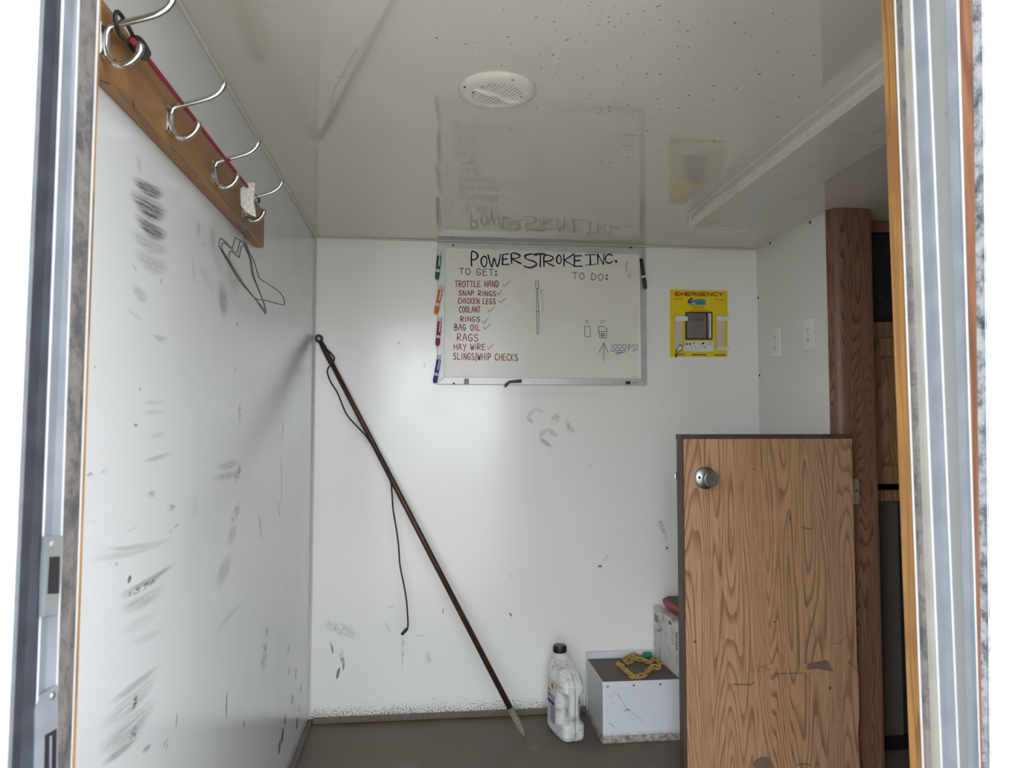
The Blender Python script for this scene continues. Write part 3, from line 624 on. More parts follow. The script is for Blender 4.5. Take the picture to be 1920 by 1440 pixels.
# ------------------------------------------------------------------ outlets
def outlet(cy, cz, label):
    o = thing('wall_outlet', (XR, cy, cz - 0.06), label, 'outlet')
    box('cover_plate', (XR - 0.008, cy - 0.037, cz - 0.062), (XR, cy + 0.037, cz + 0.062), M['outlet'], o, bevel=0.002)
    for dz in (-0.021, 0.021):
        rc = box('receptacle', (XR - 0.0105, cy - 0.0165, cz + dz - 0.0145), (XR - 0.005, cy + 0.0165, cz + dz + 0.0145), M['outlet'], o, bevel=0.003)
        for dy in (-0.006, 0.006): box('slot', (XR - 0.0110, cy + dy - 0.0015, cz + dz - 0.004), (XR - 0.0103, cy + dy + 0.0015, cz + dz + 0.006), M['print_grey'], rc)
        box('slot', (XR - 0.0110, cy - 0.002, cz + dz - 0.0105), (XR - 0.0103, cy + 0.002, cz + dz - 0.0065), M['print_grey'], rc)
    MB().lathe((XR - 0.008, cy, cz), (-1, 0, 0), [(0.003, 0), (0.003, 0.0012)], 10).build('screw', M['screw'], o)
outlet(3.043, 1.564, 'white duplex outlet beside the yellow sign in the nook corner')
outlet(2.763, 1.564, 'white duplex outlet next to the dark wood column')

# ------------------------------------------------------------------ fluorescent fixture
LX0, LX1, LY0, LY1, LZ = 0.972, 1.212, 1.42, 2.712, 1.955
lf = thing('ceiling_light_fixture', (1.09, 2.07, LZ), 'long unlit ceiling light with yellowed ribbed lens', 'light fixture')
box('base_pan', (LX0 - 0.004, LY0, ZC - 0.012), (LX1 + 0.004, LY1 - 0.01, ZC), M['fixture'], lf, bevel=0.002)
ln = MB(); n = 220; vs = []; fs = []
prof = [(0.010, ZC - 0.010), (0.002, LZ + 0.020), (0.004, LZ + 0.006), (0.014, LZ)]
for i in range(n + 1):
    y = LY0 + 0.02 + (LY1 - 0.04 - LY0) * i / n; rb = 0.0016 if i % 2 else 0.0
    vs += [(LX0 + a - rb, y, z) for a, z in prof] + [(LX1 - a + rb, y, z) for a, z in reversed(prof)]
for i in range(n): fs += [(i * 8 + k, i * 8 + k + 1, i * 8 + 8 + k + 1, i * 8 + 8 + k) for k in range(7)]
ln.add(vs, fs).build('ribbed_lens', M['lens'], lf)
for (a, b) in ((LY1 - 0.022, LY1), (LY0, LY0 + 0.022)):
    MB().prism([(LX0 + 0.002, a, ZC - 0.002), (LX0 - 0.003, a, LZ + 0.018), (LX0 - 0.001, a, LZ + 0.004), (LX0 + 0.012, a, LZ - 0.003), (LX1 - 0.012, a, LZ - 0.003), (LX1 + 0.001, a, LZ + 0.004), (LX1 + 0.003, a, LZ + 0.018), (LX1 - 0.002, a, ZC - 0.002)], (0, b - a, 0)).build('end_cap', M['fixture'], lf, bevel=0.002)

# ------------------------------------------------------------------ round ceiling vent
vc = Vector((0.163, 1.742, ZC))
ve = thing('ceiling_vent', vc, 'round cream ceiling vent with slanted slats and thumb blade', 'vent')
MB().lathe(vc, (0, 0, -1), [(0.0925, 0.0), (0.0925, 0.004), (0.090, 0.008), (0.080, 0.0135), (0.070, 0.015), (0.0600, 0.015), (0.0585, 0.012), (0.0585, 0.002)], 64, True, False).build('rim', M['vent'], ve, smooth=True, auto=40)
MB().lathe(vc, (0, 0, -1), [(0.0590, 0.0105), (0.0, 0.0105)], 40, False, False).build('gap_shade_disc', M['vent_dark'], ve)  # dark disc close behind the slats, painted as the shade in their gaps
h0, h1 = PZ(882, 160, ZC - 0.016), PZ(982, 189, ZC - 0.016)
hd = (h1 - h0).normalized(); sd = Vector((-hd.y, hd.x, 0))
for i in range(-6, 7):
    off = i * 0.0092; hl = math.sqrt(max(0.0575 ** 2 - off ** 2, 0))
    c = vc + hd * off - Vector((0, 0, 0.0125))
    MB().obox(c, sd * hl, hd * 0.0028 + Vector((0, 0, -0.0005)), (0, 0, 0.0012)).build('slat', M['vent'], ve)
hp = MB(); k = 14; vs = []
for i in range(k + 1):
    tt = i / k * 2 - 1; c = vc + hd * (tt * 0.064) + sd * (0.004 * math.sin(tt * 3.1)); hh = 0.005 + 0.011 * abs(math.sin(tt * math.pi)) * (1 - 0.2 * abs(tt)); th = 0.0016 + 0.002 * (1 - abs(tt))
    vs += [c + sd * th - Vector((0, 0, 0.0135)), c - sd * th - Vector((0, 0, 0.0135)), c - sd * th * 0.6 - Vector((0, 0, 0.0145 + hh * 0.6)), c + sd * th * 0.6 - Vector((0, 0, 0.0145 + hh * 0.6))]
fs = [(i * 4 + a, i * 4 + (a + 1) % 4, i * 4 + 4 + (a + 1) % 4, i * 4 + 4 + a) for i in range(k) for a in range(4)] + [(0, 1, 2, 3), tuple(k * 4 + a for a in range(4))]
hp.add(vs, fs).build('thumb_blade', M['vent'], ve)
for ang in (0.35, 1.92, 3.5, 5.06):
    MB().lathe(vc + Vector((math.cos(ang) * 0.083, math.sin(ang) * 0.083, -0.0115)), (0, 0, -1), [(0.0032, 0), (0.003, 0.0015)], 10).build('screw', M['screw_dark'] if 3 < ang < 5 else M['steel'], ve)

# ------------------------------------------------------------------ coat rack with four hooks
XP = XL + 0.024
rk = thing('coat_rack', (XL, 1.45, 1.70), 'stained wooden plank with four chrome coat hooks', 'coat rack')
MB().box((XL, 0.93, 1.698), (XP, 2.112, 1.798)).build('backboard', M['plank'], rk, bevel=0.004)
def scratch(p0, p1, wd): return MB().ribbon([PX(*p0, XP + 0.0005), PX((p0[0] + p1[0]) / 2 + 1, (p0[1] + p1[1]) / 2 + 1.5, XP + 0.0005), PX(*p1, XP + 0.0005)], (1, 0, 0), wd).build('scratch', M['edge_brown'], rk)
for a in (((188, 150), (206, 157), 0.003), ((250, 186), (251, 205), 0.004), ((250, 204), (262, 214), 0.0015), ((268, 220), (300, 262), 0.0012), ((318, 274), (328, 283), 0.002), ((330, 285), (372, 330), 0.0012), ((418, 372), (442, 398), 0.0018), ((306, 192), (316, 197), 0.002), ((468, 440), (476, 450), 0.002)):
    scratch(*a)
HK = [(0.088, 1.812), (0.0855, 1.800), (0.080, 1.790), (0.070, 1.782), (0.058, 1.7765), (0.035, 1.769), (0.012, 1.762), (0.005, 1.758), (0.0015, 1.750), (0.001, 1.742), (0.0012, 1.730), (0.004, 1.719), (0.010, 1.710), (0.019, 1.706), (0.030, 1.709), (0.040, 1.717), (0.0455, 1.728), (0.0455, 1.737)]
def hook_mesh():
    mb = MB(); pth = smooth_path([Vector((x, 0, z - 1.74)) for x, z in HK], 4)
    rr = [0.0046] * len(pth); rr[0] = 0.0040; rr[-1] = 0.0040
    for i in range(1, 6): rr[i] = 0.0054; rr[-1 - i] = 0.0054
    mb.tube(pth, rr, 12)
    return mb
hooks = []
for i, hy in enumerate((1.063, 1.329, 1.601, 1.862)):
    if i == 0:
        mb = hook_mesh(); mb.v = [v + Vector((XP + 0.0046, hy, 1.74)) for v in mb.v]
        h = mb.build('hook', M['chrome'], rk, smooth=True); 
        # own origin at the hook so that copies share the mesh
        for v in h.data.vertices: v.co -= Vector((XP + 0.0046, hy, 1.74)) - parent_world(rk)
        h.location = Vector((XP + 0.0046, hy, 1.74)) - parent_world(rk)
    else: h = place('hook', hooks[0], rk, (XP + 0.0046, hy, 1.74))
    hooks.append(h)
    hb = box('mounting_plate', (XP, hy - 0.009, 1.716), (XP + 0.0025, hy + 0.009, 1.762), M['chrome'], h, bevel=0.001)
    for dz in (-0.006, 0.012):
        MB().lathe((XP + 0.002, hy + 0.0065, 1.735 + dz), (1, 0, 0), [(0.0028, 0), (0.0024, 0.0018)], 10).build('screw', M['screw'], h)

# ------------------------------------------------------------------ red bungee cord along the hooks
H1, H4 = 1.063, 1.862
bg0 = PX(262, 86, XP + 0.062); bg1 = Vector((XP + 0.020, 1.852, 1.772))
b0 = PY(262, 90, 1.150); b1 = PY(465, 352, 1.742)
bu = thing('bungee_cord', (b0 + b1) / 2, 'red elastic cord with black end clip stretched over the chrome hooks', 'bungee cord')
MB().tube(smooth_path([b0, b0.lerp(b1, 0.34) + Vector((0, 0, -0.001)), b0.lerp(b1, 0.7) + Vector((0, 0, -0.001)), b1], 6), 0.0036, 10).build('cord', M['red_cord'], bu, smooth=True)
dirc = (b1 - b0).normalized()
cl = b0 - dirc * 0.004
side = dirc.cross(Vector((0, 0, 1))).normalized(); upv = side.cross(dirc)
MB().lathe(cl - dirc * 0.016, dirc, [(0.008, 0), (0.0115, 0.004), (0.0125, 0.016), (0.0105, 0.036), (0.006, 0.042)], 14).build('clip', M['black'], bu, smooth=True, auto=50)
MB().tube([cl - dirc * 0.022 - upv * 0.002, cl - dirc * 0.012 - upv * 0.004], 0.0045, 10).build('cord_end', plain('cord_end_red', (0.45, 0.05, 0.06), 0.6), bu, smooth=True, auto=50)
lpy = 1.066
loop = [PY(x, y, yy) for (x, y, yy) in ((250, 70, 1.135), (245, 58, 1.110), (236, 42, 1.080), (226, 27, 1.064), (219, 22, 1.056), (216, 32, 1.053), (220, 54, 1.062), (229, 70, 1.090), (242, 80, 1.130))]
MB().tube(smooth_path(loop, 5), 0.0030, 10).build('end_loop', M['black'], bu, smooth=True)
tg = [PY(x, y, 1.734) for (x, y) in ((451, 353), (465, 342), (478, 343), (477, 362), (476, 380), (479, 395), (480, 407), (470, 403), (460, 396), (452, 386), (451, 370))]
MB().prism(tg, (0, 0.0008, 0)).build('tag', M['steel_tag'], bu, label='crumpled white tag')
eh = [PY(x, y, d_) for (x, y, d_) in ((466, 354, 1.742), (474, 363, 1.80), (480, 367, 1.856), (486, 374, 1.870), (485, 380, 1.866))]
MB().tube(smooth_path(eh, 4), 0.0028, 8).build('end_hook', M['black'], bu, smooth=True)

# ------------------------------------------------------------------ wire hangers on the last hook
def hanger(label, p0, p1, pts, neck, dx):
    """closed wire outline measured on the upright plane through the two given floor points"""
    a, b = Vector((p0[0], p0[1], 0)), Vector((p1[0], p1[1], 0)); nrm = (b - a).cross(Vector((0, 0, 1)))
    P = [hit(x, y, a, nrm) for x, y in pts]
    top = hit(*neck, a, nrm)
    hk = Vector((XP + 0.022, 1.862, 1.7145))
    o = thing('wire_hanger', P[0], label, 'hanger', 'wire hangers on the last coat hook')
    MB().tube(smooth_path(P, 5, True), 0.00135, 8, closed=True).build('body', M['wire'], o, smooth=True)
    crest = [top + Vector((0, 0, -0.004)), top + Vector((0, 0, 0.015)), Vector((XP + 0.006 + dx, 1.852 + dx, 1.675)), Vector((XP + 0.007 + dx, 1.852 + dx, 1.700)), Vector((XP + 0.009 + dx, 1.853 + dx, 1.712)), hk + Vector((dx - 0.005, 0.0, 0.0025)), hk + Vector((dx, 0.008, -0.004)), hk + Vector((dx + 0.001, 0.012, -0.016))]
    MB().tube(smooth_path(crest, 6), 0.00135, 8).build('neck_hook', M['wire'], o, smooth=True)
    return o
LBL = 'bent wire hanger on the last chrome hook'
hanger(LBL + ' with both ends close to the wall', (-0.4390, 1.64), (-0.423, 2.075), [(456, 455), (442, 446), (440, 449), (436, 465), (434, 465), (416, 448), (412, 451), (411, 460), (414, 468), (450, 528), (475, 556), (496, 586), (498, 587), (498, 580), (490, 556), (474, 518), (470, 500), (468, 484), (458, 462)], (457, 452), 0.0)
hanger(LBL + ', nested between the other two', (-0.4375, 1.64), (-0.4195, 2.075), [(459, 457), (452, 453), (449, 456), (445, 472), (442, 473), (421, 456), (417, 458), (415, 464), (420, 474), (448, 520), (472, 552), (493, 577), (497, 583), (496, 572), (486, 545), (476, 518), (473, 500), (470, 486), (461, 462)], (459, 454), 0.004)
hanger(LBL + ', its far end turned out into the room', (-0.430, 1.69), (-0.372, 2.02), [(461, 459), (455, 461), (452, 464), (449, 480), (447, 482), (434, 471), (431, 473), (429, 481), (432, 492), (455, 530), (477, 558), (500, 564), (528, 571), (533, 570), (532, 560), (525, 549), (507, 535), (488, 523), (484, 515), (476, 490), (468, 474), (463, 462)], (462, 457), 0.008)

# ------------------------------------------------------------------ whiteboard
WX0, WX1, WZ0, WZ1 = PY(820, 590, YB).x, PY(1209, 590, YB).x, PY(1010, 722, YB).z, PY(1010, 461, YB).z
YW = YB - 0.016                                   # writing surface
wbd = thing('whiteboard', ((WX0 + WX1) / 2, YB, WZ0), 'wall whiteboard in an aluminium frame with blue and red handwriting', 'whiteboard')
tt = NT('whiteboard_surface'); un = tt.noise(tt.obj(), 5, 5)
sm = tt.noise(tt.mapping(tt.obj(), (8, 1, 16)), 1.0, 4)
gc = tt.mix(tt.ramp(un, 0.35, 0.75), (0.80, 0.775, 0.70), (0.84, 0.82, 0.76))
gc = tt.mix(tt.math('MULTIPLY', tt.ramp(sm, 0.62, 0.75), 0.25), gc, (0.5, 0.5, 0.48))
tt.out(gc, 0.22)
box('panel', (WX0 + 0.01, YW, WZ0 + 0.01), (WX1 - 0.01, YB - 0.001, WZ1 - 0.01), tt.m, wbd)
FW = 0.030
def mitre(name, a, b, inward):
    a, b, inward = Vector(a), Vector(b), Vector(inward); d = (b - a).normalized() * FW; i = inward * FW
    yo = Vector((0, -0.009, 0))
    outer = [a, b, b - d + i, a + d + i]
    p = [Vector((q.x, YB - 0.0005, q.z)) for q in outer]; f = [Vector((q.x, YW - 0.004 if k < 2 else YW - 0.009, q.z)) for k, q in enumerate(outer)]
    return MB().hexa(p + f).build(name, M['board_frame'], wbd, bevel=0.0015)
mitre('frame_bar', (WX0, 0, WZ1), (WX1, 0, WZ1), (0, 0, -1)); mitre('frame_bar', (WX1, 0, WZ0), (WX0, 0, WZ0), (0, 0, 1))
mitre('frame_bar', (WX0, 0, WZ0), (WX0, 0, WZ1), (1, 0, 0)); mitre('frame_bar', (WX1, 0, WZ1), (WX1, 0, WZ0), (-1, 0, 0))
for (a, b) in ((850, 460), (1183, 464), (851, 719), (1178, 718)):
    MB().lathe(PY(a, b, YW - 0.007), (0, -1, 0), [(0.004, -0.002), (0.004, 0.0015), (0.002, 0.0025)], 12).build('screw', M['screw_dark'], wbd)
box('frame_clip', (PY(870, 716, YW).x, YW - 0.0105, WZ0 + 0.001), (PY(879, 716, YW).x, YW - 0.006, WZ0 + 0.024), M['alu_grey'], wbd)

# handwriting: single-stroke capitals, (x, y) with y up from the baseline
G = {
 'A': [[(0, 0), (.45, 1), (.6, 1), (.95, 0)], [(.2, .42), (.8, .42)]], 'B': [[(.08, 0), (.08, 1), (.6, .95), (.7, .78), (.55, .58), (.1, .52)], [(.1, .52), (.75, .45), (.85, .22), (.6, 0), (.08, 0)]],
 'C': [[(.9, .85), (.6, 1), (.25, .88), (.05, .5), (.2, .12), (.55, 0), (.92, .15)]], 'D': [[(.1, 0), (.1, 1), (.6, .92), (.9, .55), (.75, .18), (.4, 0), (0, .02)]],
 'E': [[(.9, 1), (.1, .96), (.08, 0), (.95, .04)], [(.08, .5), (.75, .55)]], 'G': [[(.9, .85), (.55, 1), (.15, .8), (.05, .4), (.3, .02), (.7, .05), (.9, .4), (.5, .42)]],
 'H': [[(.08, 1), (.06, 0)], [(.9, 1), (.88, 0)], [(.06, .5), (.9, .55)]], 'I': [[(.5, 1), (.5, 0)]], 'K': [[(.1, 1), (.1, 0)], [(.9, 1), (.12, .45), (.95, 0)]],
 'L': [[(.15, 1), (.1, 0), (.95, .06)]], 'N': [[(.08, 0), (.08, 1), (.85, 0), (.88, 1)]], 'M': [[(0, 0), (.15, 1), (.5, .3), (.85, 1), (1, 0)]],
 'O': [[(.5, 1), (.15, .8), (.05, .4), (.35, 0), (.75, .1), (.95, .5), (.8, .9), (.45, 1)]], 'P': [[(.1, 0), (.1, 1), (.65, .95), (.85, .72), (.6, .48), (.1, .45)]],
 'R': [[(.1, 0), (.12, 1), (.7, .95), (.85, .72), (.55, .5), (.15, .46), (.95, 0)]], 'S': [[(.88, .88), (.5, 1), (.12, .82), (.3, .58), (.75, .42), (.85, .18), (.45, 0), (.05, .12)]],
 'T': [[(0, .98), (1, 1)], [(.5, 1), (.48, 0)]], 'U': [[(.1, 1), (.1, .25), (.4, 0), (.8, .2), (.88, 1)]], 'V': [[(.05, 1), (.45, 0), (.95, 1)]], 'W': [[(0, 1), (.25, 0), (.5, .7), (.75, 0), (1, 1)]],
 'Y': [[(.05, 1), (.5, .5)], [(.95, 1), (.3, -.25)]], '/': [[(.9, 1.1), (.1, -.25)]], '0': [[(.5, 1), (.12, .75), (.1, .25), (.5, 0), (.9, .3), (.88, .78), (.5, 1)]], '1': [[(.5, 1), (.5, 0)]],
 'v': [[(0, .5), (.3, 0), (1.2, 1.05)]], ':': [[(.4, .65), (.6, .7)], [(.4, .1), (.6, .15)]], '.': [[(.4, .05), (.6, .1)]],
}
def bp(px, py): v = PY(px, py, YW); v.y = YW - 0.0006; return v
def write_one(chars, mat, wd, passes=1, jit=0.25, name='handwriting'):
    """chars: (glyph, left, top, right, bottom) in photo pixels on the board"""
    mb = MB()
    for k in range(passes):
        for (c, x0, y0, x1, y1) in chars:
            dx, dy = (random.uniform(-1, 1) * (1.2 if k else 0.2), random.uniform(-1, 1) * (1.2 if k else 0.2))
            for stv in G[c]:
                pts = [bp(x0 + (x1 - x0) * (a + random.uniform(-.04, .04)) + dx, y1 + (y0 - y1) * (b + random.uniform(-.03, .03)) + dy) for a, b in stv]
                if len(pts) == 2 and c in ':.': mb.ribbon(pts, (0, -1, 0), wd * 2.6)
                else: mb.ribbon(smooth_path(pts, 3) if len(pts) > 4 else pts, (0, -1, 0), wd)
    return mb.build(name, mat, wbd)
def write(chars, mat, wd, passes=1, jit=0.25, name='handwriting'):
    """one part for each word"""
    chars = sorted(chars, key=lambda c: c[1]); word = [chars[0]]; out = []
    for c in chars[1:]:
        if c[1] - max(q[3] for q in word) > 4.0: out.append(word); word = []
        word.append(c)
    out.append(word)
    for q in out: write_one(q, mat, wd, passes, jit, name)
def line(txt, x0, x1, ytop, ybot, slope=0.0, gap=0.28):
    """letters spread evenly from x0 to x1"""
    wds = [0.45 if c in 'I1/:.' else (0.75 if c == ' ' else 1.0) for c in txt]
    u = (x1 - x0) / (sum(wds) + gap * (len(txt) - 1)); out = []; x = x0
    for c, wv in zip(txt, wds):
        if c != ' ': out.append((c, x, ytop + slope * (x - x0), x + u * wv, ybot + slope * (x - x0)))
        x += u * (wv + gap)
    return out
title = [('P', 883, 473, 898, 499), ('O', 902, 480, 914, 500), ('W', 915, 477, 938, 500), ('E', 941, 476, 955, 496), ('R', 957, 475, 978, 494), ('S', 981, 476, 1010, 502), ('T', 1004, 476, 1022, 500),
         ('R', 1018, 479, 1040, 499), ('O', 1043, 478, 1053, 494), ('K', 1055, 476, 1078, 498), ('E', 1075, 479, 1092, 499), ('T', 1098, 478, 1117, 496), ('N', 1120, 477, 1134, 497), ('C', 1134, 477, 1150, 493), ('.', 1153, 485, 1158, 491)]
write(title, M['ink_blue'], 0.0040, 2)
write([(c[0], c[1] + .8, c[2] + .8, c[3] + .5, c[4] + .6) for c in title[:9]], M['ink_dark'], 0.0022, 1)
write([('P', 884, 472, 899, 498)], M['ink_red'], 0.0022); 
draw_later = [[(1098, 497), (1108, 497), (1118, 495)], [(1107, 479), (1108, 497)]]
write(line('TO GET:', 861, 932, 503, 515, 0.03), M['ink_blue'], 0.0032)
write(line('TO DO', 1073, 1131, 511, 523, 0.05), M['ink_dark'], 0.0028)
write([(':', 1132, 513, 1143, 524)], M['ink_blue'], 0.0026)
for args in (('TROTTLE HAND', 853, 935, 527, 538, 0), ('SNAP RINGS', 860, 930, 545, 554, .02), ('CHICKEN LEGS', 859, 929, 559, 569, .02), ('COOLANT', 861, 901, 575, 586, 0), ('RINGS', 863, 900, 594, 603, 0),
             ('BAG OIL', 852, 900, 608, 619, .02), ('RAGS', 857, 897, 626, 639, .03), ('HAY WIRE', 851, 910, 645, 656, 0), ('SLINGS/WHIP CHECKS', 850, 971, 662, 674, .02)):
    write(line(*args), M['ink_red'], 0.0034)
for (x, y, s) in ((942, 537, 12), (932, 553, 7), (934, 568, 12), (915, 585, 9), (905, 606, 9), (906, 617, 12), (914, 655, 9)):
    write([('v', x, y - 9, x + s, y)], M['ink_dark'] if random.random() < 0.0 else M['ink_red'], 0.0024, name='check_mark')
def draw(paths, mat=None, wd=0.0024, name='sketch'):
    mb = MB()
    for p in paths: mb.ribbon([bp(*q) for q in p], (0, -1, 0), wd)
    return mb.build(name, mat or M['ink_dark'], wbd)
draw(draw_later, M['ink_blue'], 0.0034, 'handwriting')
draw([[(1004, 528), (1009, 527), (1010, 541), (1005, 541), (1004, 528)], [(1006, 541), (1006, 580), (1007, 626), (1010, 626), (1010, 584), (1008, 541)], [(1005, 584), (1011, 584)]])
draw([[(1012, 546), (1017, 544), (1013, 548), (1018, 552), (1015, 556), (1019, 561), (1016, 566), (1020, 571), (1016, 576), (1019, 581), (1016, 586)]], wd=0.0014)
draw([[(1096, 612), (1106, 612), (1107, 622), (1106, 632), (1097, 631), (1096, 612)]])
draw([[(1122, 613), (1130, 611), (1138, 617), (1137, 634), (1124, 633), (1122, 613)]])
write([('S', 1097, 600, 1104, 607), ('P', 1126, 600, 1136, 608)], M['ink_dark'], 0.0018)
draw([[(1122, 622), (1137, 621)], [(1125, 626), (1134, 625), (1126, 629), (1135, 629), (1128, 632)]], M['ink_blue'], 0.0026)
draw([[(1132, 677), (1132, 644)], [(1123, 661), (1132, 643), (1140, 661)]])
write(line('1000', 1145, 1174, 645, 655), M['ink_blue'], 0.0022); write(line('PSI', 1178, 1196, 646, 658), M['ink_dark'], 0.0022)
draw([[(1145, 658), (1175, 657)], [(1153, 661), (1173, 660)], [(1155, 664), (1165, 662)]], M['ink_blue'], 0.0026)
draw([[(1170, 515), (1174, 505), (1176, 490), (1172, 500), (1177, 508), (1178, 520), (1182, 512), (1180, 526)]], M['ink_faint'], 0.0022, 'wiped_scrawl')

# ------------------------------------------------------------------ markers clipped along the board frame
def marker(cname, top, bot, capcol, label, yy, body='white', capfrac=0.26, group=None):
    a, b = PY(*top, yy), PY(*bot, yy); d = (b - a); L = d.length; d.normalize(); r = 0.0088
    o = thing('dry_erase_marker', b, label, 'marker', 'dry erase markers on the whiteboard frame')
    MB().lathe(a, d, [(r * 0.8, 0), (r * 0.92, 0.002), (r * 0.95, L * (1 - capfrac))], 20).build('barrel', M['white_plastic'] if body == 'white' else M['cap_black'], o, smooth=True, auto=40)
    MB().lathe(a, d, [(r * 0.99, L * 0.16), (r * 0.99, L * (0.90 - capfrac))], 20, False, False).build('barrel_print', M['cap_' + capcol], o, smooth=True)
    if body == 'white':
        sd_ = d.cross(Vector((0, 1, 0))).normalized(); c = a + d * (L * 0.36) + Vector((0, -r * 1.0, 0))
        MB().obox(c + sd_ * 0.003, d * L * 0.17, sd_ * 0.0022, (0, 0.0006, 0)).build('print_band', M['print_white'], o)
    MB().lathe(a, d, [(r, L * (1 - capfrac)), (r * 1.06, L * (1 - capfrac) + 0.002), (r * 1.02, L - 0.010), (r * 0.72, L - 0.002), (r * 0.5, L)], 20).build('cap', M['cap_' + capcol], o, smooth=True, auto=40)
    return o
ym = YW - 0.0185
for c, tp, bt, ex in (('green', (824, 472), (819, 524), 'highest on the board frame'), ('orange', (828, 535), (817, 588), 'tilted across the board frame'), ('red', (825, 595), (820, 648), 'between the orange and blue markers'), ('blue', (824, 666), (815, 718), 'at the bottom corner of the board frame')):
    marker(c, tp, bt, c, f'white dry erase marker with {c} cap, {ex}', ym)
mk = marker('black', (1202, 485), (1210, 542), 'black', 'black dry erase marker with a white band', ym, body='black', capfrac=0.36)
a, b = PY(1202, 485, ym), PY(1210, 542, ym); d = (b - a).normalized(); L = (b - a).length
MB().lathe(a, d, [(0.0092, L * 0.57), (0.0092, L * 0.63)], 20, False, False).build('white_band', M['print_white'], mk)
# black bent rubber strip and small binder clip on the lower frame bar
yf = YW - 0.0095
o = thing('rubber_strip', PY(946, 724, yf), 'bent black rubber strip stuck on the lower whiteboard frame', 'strip')
MB().prism([PY(*p, yf) for p in ((978, 711), (954, 714), (950, 719), (978, 718))], (0, -0.006, 0)).build('long_end', M['black'], o, bevel=0.001)
MB().prism([PY(*p, yf - 0.0005) for p in ((956, 713), (951, 716), (945, 722), (948, 727), (955, 720))], (0, -0.007, 0)).build('folded_end', M['black'], o, bevel=0.001)
o = thing('small_clip', PY(1178, 721, yf), 'tiny black clip on the lower whiteboard frame', 'clip')
q = PY(1178, 718, yf)
MB().box((q.x - 0.011, yf - 0.004, q.z - 0.006), (q.x + 0.009, yf, q.z + 0.007)).build('body', M['black'], o, bevel=0.002)
MB().tube([(q.x - 0.006, yf - 0.004, q.z), (q.x - 0.012, yf - 0.006, q.z + 0.002), (q.x - 0.015, yf - 0.005, q.z - 0.001), (q.x - 0.008, yf - 0.005, q.z - 0.004)], 0.0012, 6).build('wire_loop', M['steel'], o)
draw([[(1184, 718), (1196, 717)]], M['print_grey'], 0.0012, 'frame_print').location.y -= 0.0095

# ------------------------------------------------------------------ yellow emergency wash board
YS = YB - 0.006
sg = thing('emergency_wash_board', ((1.07 + 1.33) / 2, YB, 1.515), 'yellow EMERGENCY wash board with a square mirror and two cream brackets', 'sign')
sc = [PY(1257, 543, YS), PY(1364, 545, YS), PY(1364, 669, YS), PY(1257, 669, YS)]
MB().prism(sc, (0, 0.0055, 0)).build('board', M['yellow'], sg)
def sp_(px, py, lift=0.0006): v = PY(px, py, YS); return Vector((v.x, YS - lift, v.z))
def srect(name, x0, y0, x1, y1, mat, lift=0.0006, th=None, parent=None):
    pts = [sp_(x0, y1, lift), sp_(x1, y1, lift), sp_(x1, y0, lift), sp_(x0, y0, lift)]
    if th: return MB().prism(pts, (0, -th, 0)).build(name, mat, parent or sg)
    return MB().add(pts, [(0, 1, 2, 3)]).build(name, mat, parent or sg)
def stext(body, x0, y0, x1, y1, mat, bold=0.0, lift=0.0007):
    a, b, c = sp_(x0, y1, lift), sp_(x1, y1, lift), sp_(x0, y0, lift)
    return text_mesh('lettering', body, mat, sg, a, (b - a).normalized(), (c - a).normalized(), (b - a).length, (c - a).length, bold)
em_g = {'E': [[(1, 1), (0, 1), (0, 0), (1, 0)], [(0, .5), (.85, .5)]], 'M': [[(0, 0), (0, 1), (.5, .25), (1, 1), (1, 0)]], 'R': [[(0, 0), (0, 1), (.8, 1), (1, .78), (.8, .5), (0, .5)], [(.55, .5), (1, 0)]],
        'G': [[(1, .85), (.75, 1), (.25, 1), (0, .7), (0, .3), (.25, 0), (.75, 0), (1, .2), (1, .48), (.6, .48)]], 'N': [[(0, 0), (0, 1), (1, 0), (1, 1)]], 'C': [[(1, .82), (.75, 1), (.25, 1), (0, .7), (0, .3), (.25, 0), (.75, 0), (1, .18)]], 'Y': [[(0, 1), (.5, .45), (1, 1)], [(.5, .45), (.5, 0)]]}
for i_, c_ in enumerate('EMERGENCY'):
    x_ = 1266.5 + i_ * 10.15; wl_ = 7.6 if c_ != 'M' else 8.2; mb = MB()
    for st_ in em_g[c_]: mb.ribbon([sp_(x_ + a_ * wl_, 554.2 + 0.009 * (x_ - 1266) - b_ * 6.0, 0.0007) for a_, b_ in st_], (0, -1, 0), 0.0040)
    mb.build('lettering', M['print_red'], sg)
stext('WASH', 1304, 565, 1321, 571, M['print_blue'], 0.012, 0.001)
srect('logo_swash', 1303, 561, 1323, 572, M['print_teal'], 0.0006)
stext('PERSONAL', 1299, 574, 1321, 579.5, M['print_orange'], 0.008)
stext('EYE & SKIN FIRST AID', 1294, 581, 1326, 584.5, M['print_red'], 0.005)
for (x0, y0, x1, y1) in ((1264, 560, 1280, 561), (1341, 561.5, 1358, 562.5), (1265, 664, 1284, 666), (1297, 664, 1325, 666.5), (1339, 664.5, 1361, 667), (1304, 561.5, 1319, 563.5)): srect('fine_print', x0, y0, x1, y1, M['print_grey'], 0.0008)
lg = srect('logo_cross', 1293, 559, 1299.5, 572, M['print_blue'], 0.0007); srect('logo_cross', 1289.5, 562.5, 1303, 568.5, M['print_blue'], 0.0008)
for i in range(3): 
    MB().add([sp_(1294 + i, 572 - i * 3.4, 0.0011), sp_(1302.5, 567 - i * 3, 0.0011), sp_(1302.5, 565.6 - i * 3, 0.0011), sp_(1294 + i, 570 - i * 3.4, 0.0011)], [(0, 1, 2, 3)]).build('logo_stripe', M['print_white'] if i != 1 else M['print_red'], sg)
mf = srect('mirror_frame', 1285, 585, 1335.5, 637, M['print_black'], 0.0004, 0.002)
